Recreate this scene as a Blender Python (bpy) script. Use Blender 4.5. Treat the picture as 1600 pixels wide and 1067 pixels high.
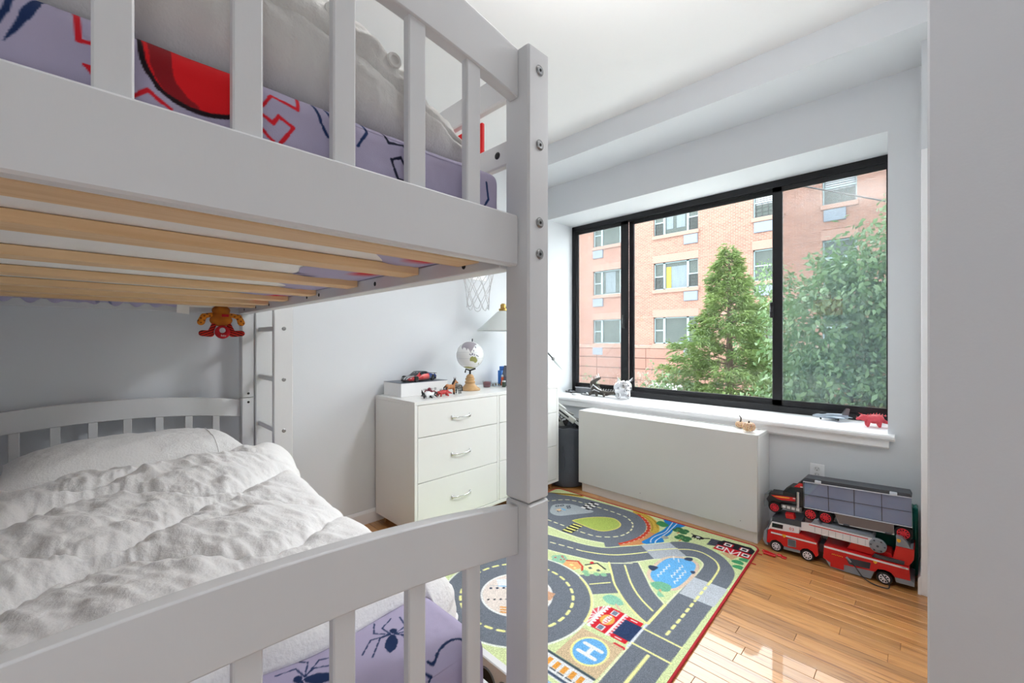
import bpy, bmesh, math, random
import numpy as np
from mathutils import Vector, Matrix, noise

for o in list(bpy.data.objects):
    bpy.data.objects.remove(o)
SC = bpy.context.scene
COL = SC.collection
RND = random.Random(11)
PI = math.pi

# ------------------------------------------------------------------ camera
cam = bpy.data.objects.new('camera', bpy.data.cameras.new('camera'))
COL.objects.link(cam)
cam.location = (0, 0, 1.2)
cam.rotation_euler = (PI / 2, 0, math.radians(-45.3))
cam.data.sensor_width = 36
cam.data.lens = 657 / 1600 * 36
cam.data.shift_y = -1.5 / 1600
cam.data.clip_start = 0.02
SC.camera = cam

# ------------------------------------------------------------------ sky, sun, fill lights, exposure
SC.view_settings.view_transform = 'Standard'
SC.view_settings.look = 'None'
SC.view_settings.gamma = 1
SC.view_settings.use_curve_mapping = False
SC.view_settings.exposure = 0.14
SC.cycles.use_denoising = True
SC.cycles.max_bounces = 10
SC.cycles.diffuse_bounces = 7
SC.cycles.transparent_max_bounces = 12
SC.cycles.sample_clamp_indirect = 8
W = bpy.data.worlds.new('sky')
SC.world = W
W.use_nodes = True
bg = W.node_tree.nodes['Background']
bg.inputs[0].default_value = (0.93, 0.965, 1.0, 1)
bg.inputs[1].default_value = 9.5


def lamp(name, kind, loc, rot, power, size=None, size_y=None, col=(1, 1, 1), angle=None, spread=180):
    l = bpy.data.lights.new(name, kind)
    l.energy = power
    l.color = col
    if kind == 'AREA':
        l.shape = 'RECTANGLE'
        l.size = size
        l.size_y = size_y or size
        l.spread = math.radians(spread)
    if angle is not None:
        l.angle = angle
    o = bpy.data.objects.new(name, l)
    COL.objects.link(o)
    o.location = loc
    o.rotation_euler = rot
    return o


lamp('sun', 'SUN', (0, 0, 30), (math.radians(35), 0, math.radians(-70)), 1.0, col=(1, 0.97, 0.92), angle=math.radians(12))
# added fill lights outside the frame, no fixtures behind them
lamp('ceiling_fill', 'AREA', (0.95, 0.5, 2.3), (PI, 0, 0), 19, 0.5, 0.5, (1, 0.99, 0.98))  # added fill aimed up, brightens the ceiling for soft bounce
lamp('bed_front_fill', 'AREA', (-0.35, -1.1, 0.75), (math.radians(108), 0, math.radians(-14)), 5.5, 0.8, 0.8, (0.94, 0.97, 1))  # added fill behind the camera for bed front and bunk underside
lamp('bed_side_fill', 'AREA', (2.2, 0.14, 2.6), Vector((-0.7, 0.75, -1.3)).to_track_quat('-Z', 'Y').to_euler(), 10, 0.45, 0.22, (0.96, 0.98, 1), spread=100)  # added fill from high right, imitates window light on bed and dresser


# ------------------------------------------------------------------ helpers
def lin(c):
    return tuple(((v / 255) / 12.92 if v / 255 <= 0.04045 else ((v / 255 + 0.055) / 1.055) ** 2.4) for v in c[:3])


MATS = {}


def mat(name, rgb, rough=0.5, metal=0.0, var=0.0, vs=6.0, bump=0.0, bs=60.0, coat=0.0, rgb2=None, stretch=(1, 1, 1), spec=0.5, rnd=0.0):
    """Procedural Principled material: two tones mixed by noise, optional bump."""
    m = bpy.data.materials.new(name)
    m.use_nodes = True
    nt = m.node_tree
    p = nt.nodes['Principled BSDF']
    p.inputs['Roughness'].default_value = rough
    p.inputs['Metallic'].default_value = metal
    p.inputs['Coat Weight'].default_value = coat
    p.inputs['Specular IOR Level'].default_value = spec
    c1 = lin(rgb)
    c2 = lin(rgb2) if rgb2 else tuple(v * (1 - var) for v in c1)
    tc = nt.nodes.new('ShaderNodeTexCoord')
    mp = nt.nodes.new('ShaderNodeMapping')
    mp.inputs['Scale'].default_value = stretch
    nt.links.new(tc.outputs['Object'], mp.inputs['Vector'])
    n = nt.nodes.new('ShaderNodeTexNoise')
    n.inputs['Scale'].default_value = vs
    n.inputs['Detail'].default_value = 5
    nt.links.new(mp.outputs[0], n.inputs['Vector'])
    mx = nt.nodes.new('ShaderNodeMix')
    mx.data_type = 'RGBA'
    mx.inputs['A'].default_value = (*c1, 1)
    mx.inputs['B'].default_value = (*c2, 1)
    nt.links.new(n.outputs['Fac'], mx.inputs['Factor'])
    out = mx.outputs['Result']
    if rnd:
        oi = nt.nodes.new('ShaderNodeObjectInfo')
        hs = nt.nodes.new('ShaderNodeHueSaturation')
        mr = nt.nodes.new('ShaderNodeMapRange')
        mr.inputs['To Min'].default_value = 1 - rnd
        mr.inputs['To Max'].default_value = 1 + rnd
        nt.links.new(oi.outputs['Random'], mr.inputs['Value'])
        nt.links.new(mr.outputs[0], hs.inputs['Value'])
        nt.links.new(out, hs.inputs['Color'])
        out = hs.outputs[0]
    nt.links.new(out, p.inputs['Base Color'])
    if bump:
        n2 = nt.nodes.new('ShaderNodeTexNoise')
        n2.inputs['Scale'].default_value = bs
        n2.inputs['Detail'].default_value = 4
        nt.links.new(mp.outputs[0], n2.inputs['Vector'])
        b = nt.nodes.new('ShaderNodeBump')
        b.inputs['Strength'].default_value = bump
        b.inputs['Distance'].default_value = 0.01
        nt.links.new(n2.outputs['Fac'], b.inputs['Height'])
        nt.links.new(b.outputs[0], p.inputs['Normal'])
    MATS[name] = m
    return m


def attr_mat(name, rough=0.8, bump=0.0, bs=300.0, speck=0.0, spec=0.3):
    """Material that reads the print colour stored on the mesh."""
    m = mat(name, (255, 255, 255), rough, bump=bump, bs=bs, spec=spec)
    nt = m.node_tree
    p = nt.nodes['Principled BSDF']
    a = nt.nodes.new('ShaderNodeAttribute')
    a.attribute_name = 'print'
    out = a.outputs['Color']
    if speck:
        n = nt.nodes.new('ShaderNodeTexNoise')
        n.inputs['Scale'].default_value = 270
        n.inputs['Detail'].default_value = 2
        tc = nt.nodes.new('ShaderNodeTexCoord')
        nt.links.new(tc.outputs['Object'], n.inputs['Vector'])
        mr = nt.nodes.new('ShaderNodeMapRange')
        mr.inputs['From Min'].default_value = 0.3
        mr.inputs['From Max'].default_value = 0.7
        mr.inputs['To Min'].default_value = 1 - speck
        mr.inputs['To Max'].default_value = 1 + speck
        nt.links.new(n.outputs['Fac'], mr.inputs['Value'])
        mu = nt.nodes.new('ShaderNodeVectorMath')
        mu.operation = 'SCALE'
        nt.links.new(out, mu.inputs[0])
        nt.links.new(mr.outputs[0], mu.inputs['Scale'])
        out = mu.outputs[0]
    nt.links.new(out, p.inputs['Base Color'])
    return m


OFF = {}


def tag(o, label=None, cat=None, group=None, kind=None):
    if label: o['label'] = label
    if cat: o['category'] = cat
    if group: o['group'] = group
    if kind: o['kind'] = kind
    return o


def thing(name, label, cat, loc=(0, 0, 0), rz=0.0, group=None, local=False):
    o = bpy.data.objects.new(name, None)
    COL.objects.link(o)
    o.empty_display_size = 0.05
    o.location = loc
    o.rotation_euler = (0, 0, rz)
    OFF[o.name] = (0, 0, 0) if local else tuple(loc)
    return tag(o, label, cat, group)


def place(o, parent=None, loc=None, kind=None):
    COL.objects.link(o)
    if parent is not None:
        o.parent = parent
        OFF[o.name] = OFF.get(parent.name, (0, 0, 0))
    if kind:
        o['kind'] = kind
    return o


class MB:
    """Collects shapes and links them as ONE mesh object."""

    def __init__(s):
        s.v, s.f, s.m, s.mi = [], [], [], 0

    def add(s, vs, fs):
        b = len(s.v)
        s.v += [tuple(v) for v in vs]
        for f in fs:
            s.f.append(tuple(i + b for i in f))
            s.m.append(s.mi)
        return s

    def box(s, x0, x1, y0, y1, z0, z1, b=0.0, M=None):
        if x0 > x1: x0, x1 = x1, x0
        if y0 > y1: y0, y1 = y1, y0
        if z0 > z1: z0, z1 = z1, z0
        if b <= 0:
            vs = [(x, y, z) for x in (x0, x1) for y in (y0, y1) for z in (z0, z1)]
            fs = [(0, 1, 3, 2), (4, 6, 7, 5), (0, 4, 5, 1), (2, 3, 7, 6), (0, 2, 6, 4), (1, 5, 7, 3)]
        else:
            b = min(b, (x1 - x0) * .49, (y1 - y0) * .49, (z1 - z0) * .49)
            vs, idx = [], {}
            X, Y, Z = (x0, x1), (y0, y1), (z0, z1)
            for i in (0, 1):
                for j in (0, 1):
                    for k in (0, 1):
                        sx, sy, sz = (1 if i == 0 else -1), (1 if j == 0 else -1), (1 if k == 0 else -1)
                        for a in range(3):
                            d = [sx * b, sy * b, sz * b]
                            d[a] = 0
                            idx[(i, j, k, a)] = len(vs)
                            vs.append((X[i] + d[0], Y[j] + d[1], Z[k] + d[2]))
            fs = []
            for i in (0, 1):
                q = [idx[(i, 0, 0, 0)], idx[(i, 0, 1, 0)], idx[(i, 1, 1, 0)], idx[(i, 1, 0, 0)]]
                fs.append(tuple(q if i == 0 else q[::-1]))
                q = [idx[(0, i, 0, 1)], idx[(1, i, 0, 1)], idx[(1, i, 1, 1)], idx[(0, i, 1, 1)]]
                fs.append(tuple(q if i == 0 else q[::-1]))
                q = [idx[(0, 0, i, 2)], idx[(0, 1, i, 2)], idx[(1, 1, i, 2)], idx[(1, 0, i, 2)]]
                fs.append(tuple(q if i == 0 else q[::-1]))
            for i in (0, 1):
                for j in (0, 1):
                    fs.append((idx[(i, j, 0, 0)], idx[(i, j, 1, 0)], idx[(i, j, 1, 1)], idx[(i, j, 0, 1)]))
                    fs.append((idx[(i, 0, j, 0)], idx[(i, 1, j, 0)], idx[(i, 1, j, 2)], idx[(i, 0, j, 2)]))
                    fs.append((idx[(0, i, j, 1)], idx[(1, i, j, 1)], idx[(1, i, j, 2)], idx[(0, i, j, 2)]))
                    for k in (0, 1):
                        fs.append((idx[(i, j, k, 0)], idx[(i, j, k, 1)], idx[(i, j, k, 2)]))
        if M is not None:
            vs = [tuple(M @ Vector(v)) for v in vs]
        return s.add(vs, fs)

    def tube(s, pts, r, n=10, closed=False, caps=True):
        pts = [Vector(p) for p in pts]
        N = len(pts)
        rs = r if isinstance(r, (list, tuple)) else [r] * N
        vs, fs = [], []
        up = None
        for i, p in enumerate(pts):
            a = pts[(i - 1) % N] if (i > 0 or closed) else p
            c = pts[(i + 1) % N] if (i < N - 1 or closed) else p
            t = (c - a)
            if t.length < 1e-9: t = Vector((0, 0, 1))
            t.normalize()
            if up is None:
                up = t.orthogonal().normalized()
            up = (up - t * up.dot(t))
            if up.length < 1e-6: up = t.orthogonal()
            up.normalize()
            w = t.cross(up)
            for k in range(n):
                an = 2 * PI * k / n
                vs.append(p + (up * math.cos(an) + w * math.sin(an)) * rs[i])
        for i in range(N if closed else N - 1):
            j = (i + 1) % N
            for k in range(n):
                fs.append((i * n + k, i * n + (k + 1) % n, j * n + (k + 1) % n, j * n + k))
        if caps and not closed:
            fs.append(tuple(range(n))[::-1])
            fs.append(tuple((N - 1) * n + k for k in range(n)))
        return s.add(vs, fs)

    def lathe(s, prof, c=(0, 0, 0), n=24, axis='z', caps=True):
        vs, fs = [], []
        for r, h in prof:
            for k in range(n):
                a = 2 * PI * k / n
                q = (r * math.cos(a), r * math.sin(a), h)
                if axis == 'x': q = (q[2], q[0], q[1])
                if axis == 'y': q = (q[1], q[2], q[0])
                vs.append((q[0] + c[0], q[1] + c[1], q[2] + c[2]))
        m = len(prof)
        for i in range(m - 1):
            for k in range(n):
                fs.append((i * n + k, i * n + (k + 1) % n, (i + 1) * n + (k + 1) % n, (i + 1) * n + k))
        if caps:
            fs.append(tuple(range(n))[::-1])
            fs.append(tuple((m - 1) * n + k for k in range(n)))
        return s.add(vs, fs)

    def prism(s, poly, a0, a1, axis='x'):
        """poly in the plane across the axis: x -> (y,z), y -> (x,z), z -> (x,y)."""
        def q(p, a):
            return (a, p[0], p[1]) if axis == 'x' else ((p[0], a, p[1]) if axis == 'y' else (p[0], p[1], a))
        n = len(poly)
        vs = [q(p, a0) for p in poly] + [q(p, a1) for p in poly]
        fs = [tuple(range(n))[::-1], tuple(range(n, 2 * n))]
        fs += [(i, (i + 1) % n, n + (i + 1) % n, n + i) for i in range(n)]
        return s.add(vs, fs)  # unseen pale slab added to bounce daylight up through the window

    def ball(s, c, r, n=14, m=9, M=None):
        r = r if isinstance(r, (list, tuple)) else (r, r, r)
        vs = [(0, 0, -1)]
        for i in range(1, m):
            t = -PI / 2 + PI * i / m
            for k in range(n):
                a = 2 * PI * k / n
                vs.append((math.cos(t) * math.cos(a), math.cos(t) * math.sin(a), math.sin(t)))
        vs.append((0, 0, 1))
        out = []
        for v in vs:
            q = Vector((v[0] * r[0], v[1] * r[1], v[2] * r[2]))
            if M is not None: q = M @ q
            out.append((q.x + c[0], q.y + c[1], q.z + c[2]))
        fs = [(0, 1 + (k + 1) % n, 1 + k) for k in range(n)]
        for i in range(m - 2):
            for k in range(n):
                a, b = 1 + i * n, 1 + (i + 1) * n
                fs.append((a + k, a + (k + 1) % n, b + (k + 1) % n, b + k))
        l = len(vs) - 1
        b = 1 + (m - 2) * n
        fs += [(b + k, b + (k + 1) % n, l) for k in range(n)]
        return s.add(out, fs)

    def grid(s, P):
        """P: array (a,b,3) of points."""
        a, b = P.shape[:2]
        fs = [(i * b + j, (i + 1) * b + j, (i + 1) * b + j + 1, i * b + j + 1) for i in range(a - 1) for j in range(b - 1)]
        return s.add(P.reshape(-1, 3).tolist(), fs)

    def build(s, name, m, parent=None, loc=None, smooth=None, kind=None, fix=True, label=None):
        me = bpy.data.meshes.new(name)
        off = OFF.get(parent.name, (0, 0, 0)) if parent is not None else (loc or (0, 0, 0))
        v = np.array(s.v, float) - np.array(off, float)
        me.from_pydata(v.tolist(), [], s.f)
        for x in (m if isinstance(m, (list, tuple)) else [m]):
            me.materials.append(x)
        me.polygons.foreach_set('material_index', s.m)
        if fix:
            b = bmesh.new()
            b.from_mesh(me)
            bmesh.ops.recalc_face_normals(b, faces=b.faces)
            b.to_mesh(me)
            b.free()
        if smooth is not None:
            me.polygons.foreach_set('use_smooth', [True] * len(me.polygons))
            me.set_sharp_from_angle(angle=math.radians(smooth))
        me.update()
        o = bpy.data.objects.new(name, me)
        place(o, parent, kind=kind)
        if parent is None and loc is not None:
            o.location = loc
            OFF[o.name] = tuple(loc)
        if label: o['label'] = label
        return o


def np_mesh(name, V, F, m, parent=None, loc=None, colors=None, smooth=True, kind=None):
    """V (n,3), F (k,4) or (k,3) arrays -> object; colors linear rgb per vertex."""
    me = bpy.data.meshes.new(name)
    off = OFF.get(parent.name, (0, 0, 0)) if parent is not None else (loc or (0, 0, 0))
    V = np.asarray(V, np.float32) - np.array(off, np.float32)
    F = np.asarray(F, np.int32)
    k = F.shape[1]
    me.vertices.add(len(V))
    me.vertices.foreach_set('co', V.ravel())
    me.loops.add(F.size)
    me.loops.foreach_set('vertex_index', F.ravel())
    me.polygons.add(len(F))
    me.polygons.foreach_set('loop_start', np.arange(0, F.size, k, dtype=np.int32))
    me.polygons.foreach_set('loop_total', np.full(len(F), k, np.int32))
    me.update(calc_edges=True)
    me.validate()
    if smooth:
        me.polygons.foreach_set('use_smooth', np.ones(len(me.polygons), bool))
    if colors is not None:
        a = me.color_attributes.new('print', 'FLOAT_COLOR', 'POINT')
        a.data.foreach_set('color', np.concatenate([colors, np.ones((len(colors), 1))], 1).astype(np.float32).ravel())
    for x in (m if isinstance(m, (list, tuple)) else [m]):
        me.materials.append(x)
    o = bpy.data.objects.new(name, me)
    place(o, parent, kind=kind)
    if parent is None and loc is not None:
        o.location = loc
        OFF[o.name] = tuple(loc)
    return o


def gridF(a, b):
    i, j = np.meshgrid(np.arange(a - 1), np.arange(b - 1), indexing='ij')
    q = (i * b + j).ravel()
    return np.stack([q, q + b, q + b + 1, q + 1], 1)


def lin_np(a):
    a = np.asarray(a, float) / 255
    return np.where(a <= 0.04045, a / 12.92, ((a + 0.055) / 1.055) ** 2.4)


class Canvas:
    """Flat print drawn in metres: x0..x1 by y0..y1 at a given step."""

    def __init__(s, x0, x1, y0, y1, step, bgc):
        s.nx, s.ny = int(round((x1 - x0) / step)) + 1, int(round((y1 - y0) / step)) + 1
        s.xs, s.ys = np.linspace(x0, x1, s.nx), np.linspace(y0, y1, s.ny)
        s.X, s.Y = np.meshgrid(s.xs, s.ys, indexing='ij')
        s.a = np.empty((s.nx, s.ny, 3))
        s.a[:] = bgc
        s.st = step

    def _win(s, x0, x1, y0, y1):
        i0, i1 = np.searchsorted(s.xs, [x0, x1])
        j0, j1 = np.searchsorted(s.ys, [y0, y1])
        return slice(max(0, i0 - 1), i1 + 1), slice(max(0, j0 - 1), j1 + 1)

    def _mix(s, w, cov, col):
        cov = cov[..., None]
        s.a[w] = s.a[w] * (1 - cov) + np.array(col, float) * cov

    def poly(s, P, col):
        P = np.array(P, float)
        w = s._win(P[:, 0].min(), P[:, 0].max(), P[:, 1].min(), P[:, 1].max())
        X, Y = s.X[w], s.Y[w]
        n = len(P)
        cov = np.zeros(X.shape)
        for ox, oy in ((-.25, -.25), (.25, -.25), (-.25, .25), (.25, .25)):
            Xo, Yo = X + ox * s.st, Y + oy * s.st
            ins = np.zeros(X.shape, bool)
            for i in range(n):
                x1, y1 = P[i]
                x2, y2 = P[(i + 1) % n]
                if y1 == y2: continue
                ins ^= ((y1 > Yo) != (y2 > Yo)) & (Xo < (x2 - x1) * (Yo - y1) / (y2 - y1) + x1)
            cov += ins * .25
        s._mix(w, cov, col)

    def line(s, P, wd, col, dash=None):
        P = np.array(P, float)
        acc = 0.0
        segs = []
        for a, b in zip(P[:-1], P[1:]):
            L = np.linalg.norm(b - a)
            if L < 1e-9: continue
            if dash:
                on, per = dash
                t = -(acc % per)
                while t < L:
                    u0, u1 = max(t, 0), min(t + on, L)
                    if u1 > u0: segs.append((a + (b - a) * u0 / L, a + (b - a) * u1 / L))
                    t += per
            else:
                segs.append((a, b))
            acc += L
        for a, b in segs:
            h = wd / 2 + s.st
            w = s._win(min(a[0], b[0]) - h, max(a[0], b[0]) + h, min(a[1], b[1]) - h, max(a[1], b[1]) + h)
            X, Y = s.X[w], s.Y[w]
            d = b - a
            L2 = max(d @ d, 1e-12)
            t = np.clip(((X - a[0]) * d[0] + (Y - a[1]) * d[1]) / L2, 0, 1)
            D = np.hypot(X - a[0] - t * d[0], Y - a[1] - t * d[1])
            s._mix(w, np.clip((wd / 2 - D) / s.st + 0.5, 0, 1), col)

    def disc(s, cx, cy, rx, ry, col):
        w = s._win(cx - rx, cx + rx, cy - ry, cy + ry)
        D = np.hypot((s.X[w] - cx) / rx, (s.Y[w] - cy) / ry)
        s._mix(w, np.clip((1 - D) * min(rx, ry) / s.st + 0.5, 0, 1), col)

    def at(s, x, y):
        i = np.clip(np.rint((x - s.xs[0]) / s.st).astype(int), 0, s.nx - 1)
        j = np.clip(np.rint((y - s.ys[0]) / s.st).astype(int), 0, s.ny - 1)
        return s.a[i, j]


def smooth_path(P, n=8, closed=False):
    P = [np.array(p, float) for p in P]
    N = len(P)
    out = []
    for i in range(N if closed else N - 1):
        g = (lambda k: P[k % N]) if closed else (lambda k: P[min(max(k, 0), N - 1)])
        p0, p1, p2, p3 = g(i - 1), g(i), g(i + 1), g(i + 2)
        for k in range(n):
            t = k / n
            out.append(0.5 * (2 * p1 + (p2 - p0) * t + (2 * p0 - 5 * p1 + 4 * p2 - p3) * t * t + (3 * p1 - p0 - 3 * p2 + p3) * t ** 3))
    if not closed: out.append(P[-1])
    return [tuple(p) for p in out]


def fbm(X, Y, scale, seed=0.0, oct=3):
    """Cheap smooth noise on arrays, about -1..1."""
    r = np.random.RandomState(int(seed * 10) + 3)
    out = np.zeros_like(X, float)
    amp, tot = 1.0, 0.0
    for o in range(oct):
        f = scale * 2 ** o
        g = r.rand(256, 256)
        x, y = X * f + 50.3 * (o + 1), Y * f + 71.7 * (o + 1)
        xi, yi = np.floor(x).astype(int), np.floor(y).astype(int)
        u, v = x - xi, y - yi
        u, v = u * u * (3 - 2 * u), v * v * (3 - 2 * v)
        G = lambda a, b: g[a % 256, b % 256]
        out += amp * ((G(xi, yi) * (1 - u) + G(xi + 1, yi) * u) * (1 - v) + (G(xi, yi + 1) * (1 - u) + G(xi + 1, yi + 1) * u) * v)
        tot += amp
        amp *= 0.5
    return out / tot * 2 - 1


def blob(name, prims, voxel, m, parent=None, loc=None, color=None, smooth_it=4):
    """One continuous organic mesh out of ellipsoids ('e',c,r[,euler]) and capsules ('c',p0,p1,r0,r1)."""
    mb = MB()
    for p in prims:
        if p[0] == 'e':
            M = None
            if len(p) > 3:
                from mathutils import Euler
                M = Euler(p[3]).to_matrix()
            mb.ball(p[1], p[2], 16, 10, M)
        else:
            a, b, r0, r1 = Vector(p[1]), Vector(p[2]), p[3], p[4]
            d = (b - a).normalized()
            k = 5
            pts, rs = [], []
            for i in range(k):
                t = PI / 2 * (1 - i / k)
                pts.append(a - d * r0 * math.sin(t)); rs.append(max(r0 * math.cos(t), r0 * .08))
            for i in range(4):
                pts.append(a.lerp(b, i / 3)); rs.append(r0 + (r1 - r0) * i / 3)
            for i in range(1, k + 1):
                t = PI / 2 * i / k
                pts.append(b + d * r1 * math.sin(t)); rs.append(max(r1 * math.cos(t), r1 * .08))
            mb.tube(pts, rs, 12)
    tmp = mb.build('tmp', m)
    r = tmp.modifiers.new('r', 'REMESH')
    r.mode = 'VOXEL'
    r.voxel_size = voxel
    sm = tmp.modifiers.new('s', 'SMOOTH')
    sm.iterations = smooth_it
    dg = bpy.context.evaluated_depsgraph_get()
    me = bpy.data.meshes.new_from_object(tmp.evaluated_get(dg))
    bpy.data.objects.remove(tmp)
    n = len(me.vertices)
    co = np.empty(n * 3)
    me.vertices.foreach_get('co', co)
    co = co.reshape(-1, 3)
    if color is not None:
        a = me.color_attributes.new('print', 'FLOAT_COLOR', 'POINT')
        cl = lin_np(np.array([color(*q) for q in co]))
        a.data.foreach_set('color', np.concatenate([cl, np.ones((n, 1))], 1).astype(np.float32).ravel())
    off = OFF.get(parent.name, (0, 0, 0)) if parent is not None else (loc or (0, 0, 0))
    me.vertices.foreach_set('co', (co - np.array(off)).ravel())
    me.polygons.foreach_set('use_smooth', [True] * len(me.polygons))
    me.name = name
    me.update()
    o = bpy.data.objects.new(name, me)
    place(o, parent)
    if parent is None and loc is not None:
        o.location = loc
        OFF[o.name] = tuple(loc)
    return o


def text_obj(name, txt, size, m, parent, loc, rot, extrude=0.0004, space=1.0, align='CENTER'):
    cu = bpy.data.curves.new(name, 'FONT')
    cu.body = txt
    cu.size = size
    cu.extrude = extrude
    cu.align_x = align
    cu.align_y = 'CENTER'
    cu.space_character = space
    t = bpy.data.objects.new('tmp', cu)
    COL.objects.link(t)
    me = bpy.data.meshes.new_from_object(t.evaluated_get(bpy.context.evaluated_depsgraph_get()))
    bpy.data.objects.remove(t)
    me.materials.clear()
    me.materials.append(m)
    from mathutils import Euler
    off = OFF.get(parent.name, (0, 0, 0))
    me.transform(Matrix.Translation(Vector(loc) - Vector(off)) @ Euler(rot).to_matrix().to_4x4())
    me.name = name
    o = bpy.data.objects.new(name, me)
    return place(o, parent)


def clone(o, parent=None, loc=None):
    c = o.copy()
    COL.objects.link(c)
    if parent is not None:
        c.parent = parent
        OFF[c.name] = OFF.get(parent.name, (0, 0, 0))
    else:
        OFF[c.name] = OFF.get(o.name, (0, 0, 0))
    if loc is not None: c.location = loc
    for ch in list(o.children):
        clone(ch, c)
    return c
# ------------------------------------------------------------------ materials of the room
m_wall = mat('wall_paint', (217, 220, 224), 0.75, var=0.02, vs=2, bump=0.03, bs=180)
m_ceil = mat('ceiling_paint', (242, 242, 242), 0.85, var=0.015, vs=2, bump=0.03, bs=160)
m_trim = mat('trim_paint', (240, 240, 242), 0.45, var=0.02, vs=6)
m_bed = mat('bed_paint', (216, 217, 218), 0.4, var=0.05, vs=5, bump=0.04, bs=40, stretch=(1, 1, 0.3))
m_black = mat('black_metal', (26, 26, 30), 0.42, var=0.1, metal=0.2)
m_dark = mat('dark_plastic', (34, 34, 38), 0.45, var=0.1)
m_chrome = mat('chrome', (214, 214, 214), 0.18, 1.0, var=0.05)
m_steel = mat('bolt_steel', (150, 150, 150), 0.35, 0.9, var=0.1)
m_hole = mat('bolt_hole', (20, 20, 20), 0.8)
m_slat = mat('pine', (240, 210, 168), 0.6, vs=3, rgb2=(208, 164, 114), stretch=(1.2, 22, 22), bump=0.1, bs=20)
m_white = mat('white_lacquer', (232, 232, 230), 0.3, var=0.015, vs=4)
m_oakleg = mat('leg_wood', (196, 140, 84), 0.45, vs=6, rgb2=(165, 108, 60), stretch=(8, 8, 1))


def plank_material():
    m = mat('oak_plank', (214, 160, 98), 0.28, vs=2.2, rgb2=(176, 116, 60), stretch=(26, 1.6, 10), rnd=0.2, bump=0.05, bs=14, coat=0.6)
    nt = m.node_tree
    mp = [n for n in nt.nodes if n.type == 'MAPPING'][0]
    oi = nt.nodes.new('ShaderNodeObjectInfo')
    mu = nt.nodes.new('ShaderNodeMath')
    mu.operation = 'MULTIPLY'
    mu.inputs[1].default_value = 60
    cb = nt.nodes.new('ShaderNodeCombineXYZ')
    nt.links.new(oi.outputs['Random'], mu.inputs[0])
    for i in range(3): nt.links.new(mu.outputs[0], cb.inputs[i])
    nt.links.new(cb.outputs[0], mp.inputs['Location'])
    hs = [n for n in nt.nodes if n.type == 'HUE_SAT'][0]
    # sparse dark grain streaks
    n = nt.nodes.new('ShaderNodeTexNoise')
    n.inputs['Scale'].default_value = 3.2
    n.inputs['Detail'].default_value = 6
    nt.links.new(mp.outputs[0], n.inputs['Vector'])
    cr = nt.nodes.new('ShaderNodeValToRGB')
    cr.color_ramp.elements[0].position = 0.3
    cr.color_ramp.elements[0].color = (0.42, 0.3, 0.2, 1)
    cr.color_ramp.elements[1].position = 0.46
    cr.color_ramp.elements[1].color = (1, 1, 1, 1)
    nt.links.new(n.outputs['Fac'], cr.inputs[0])
    mx = nt.nodes.new('ShaderNodeMix')
    mx.data_type = 'RGBA'
    mx.blend_type = 'MULTIPLY'
    mx.inputs['Factor'].default_value = 0.8
    nt.links.new(hs.outputs[0], mx.inputs['A'])
    nt.links.new(cr.outputs[0], mx.inputs['B'])
    nt.links.new(mx.outputs['Result'], nt.nodes['Principled BSDF'].inputs['Base Color'])
    return m


m_plank = plank_material()

# ------------------------------------------------------------------ room shell
XL, XW, YB, YF, ZC = -0.66, 3.02, 2.62, -1.7, 2.78
floor = MB().box(XL - .1, XW + .02, YF - .1, YB + .1, -0.12, -0.0125).build('floor', m_plank, kind='structure')
# strip flooring, laid along the window wall, in the part of the room that shows
lens = [0.45, 0.62, 0.8, 1.0]
pm = {}
for L in lens:
    b = MB().box(-.0281, .0281, -L / 2 + .0006, L / 2 - .0006, -.0125, 0, .0008)
    o = b.build('plank', m_plank)
    pm[L] = o.data
    bpy.data.objects.remove(o)
x = XW - .0287
npl = 0
while x > 0.72:
    y = -0.02 - RND.random() * 0.5
    while y < YB:
        L = RND.choice(lens)
        if y + L > -0.0:
            o = bpy.data.objects.new('plank', pm[L])
            COL.objects.link(o)
            o.parent = floor
            o.location = (x, y + L / 2, 0)
            npl += 1
        y += L
    x -= .0574
MB().box(XL, .72, YF, YB, -0.0125, 0).box(.72, XW, YF, -.52, -.0125, 0).build('floorboards', m_plank, floor, kind='stuff')

MB().box(XL - .1, XW + .5, YF - .1, YB + .1, ZC, ZC + .1).build('ceiling', m_ceil, kind='structure')
MB().box(XL - .1, XW + .45, YB, YB + .1, 0, ZC).build('wall_back', m_wall, kind='structure')
MB().box(XL - .1, XL, YF - .1, YB, 0, ZC).build('wall_left', m_wall, kind='structure')
MB().box(XL, XW, YF - .1, YF, 0, ZC).build('wall_front', m_wall, kind='structure')
wy0, wy1, wz0, wz1, XF = 0.1535, 2.518, 0.668, 2.323, 3.40
w = MB()
w.box(XW, 3.47, -0.3, wy0, 0, ZC).box(XW, 3.47, wy1, YB, 0, ZC)
w.box(XW, 3.47, wy0, wy1, 0, wz0).box(XW, 3.47, wy0, wy1, wz1, ZC)
w.build('wall_window', m_wall, kind='structure')
MB().box(2.62, XW, -0.3, YB, 2.615, ZC).build('trim_1', m_wall, kind='structure')
# closet return, closet front and the near partition end
MB().box(2.775, XW, -0.3, 0.0225, 0, 2.615).build('wall_right', m_wall, kind='structure')
MB().box(1.17, 2.775, -0.12, -0.02, 0, ZC).build('wall_closet', m_wall, kind='structure')
MB().box(1.05, 1.17, YF, 0.0008, 0, ZC, .003).build('wall_partition', m_wall, kind='structure')
MB().box(2.765, 2.775, -0.019, 0.0235, 0, 2.1, .002).build('trim_3', m_trim, kind='structure')


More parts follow.
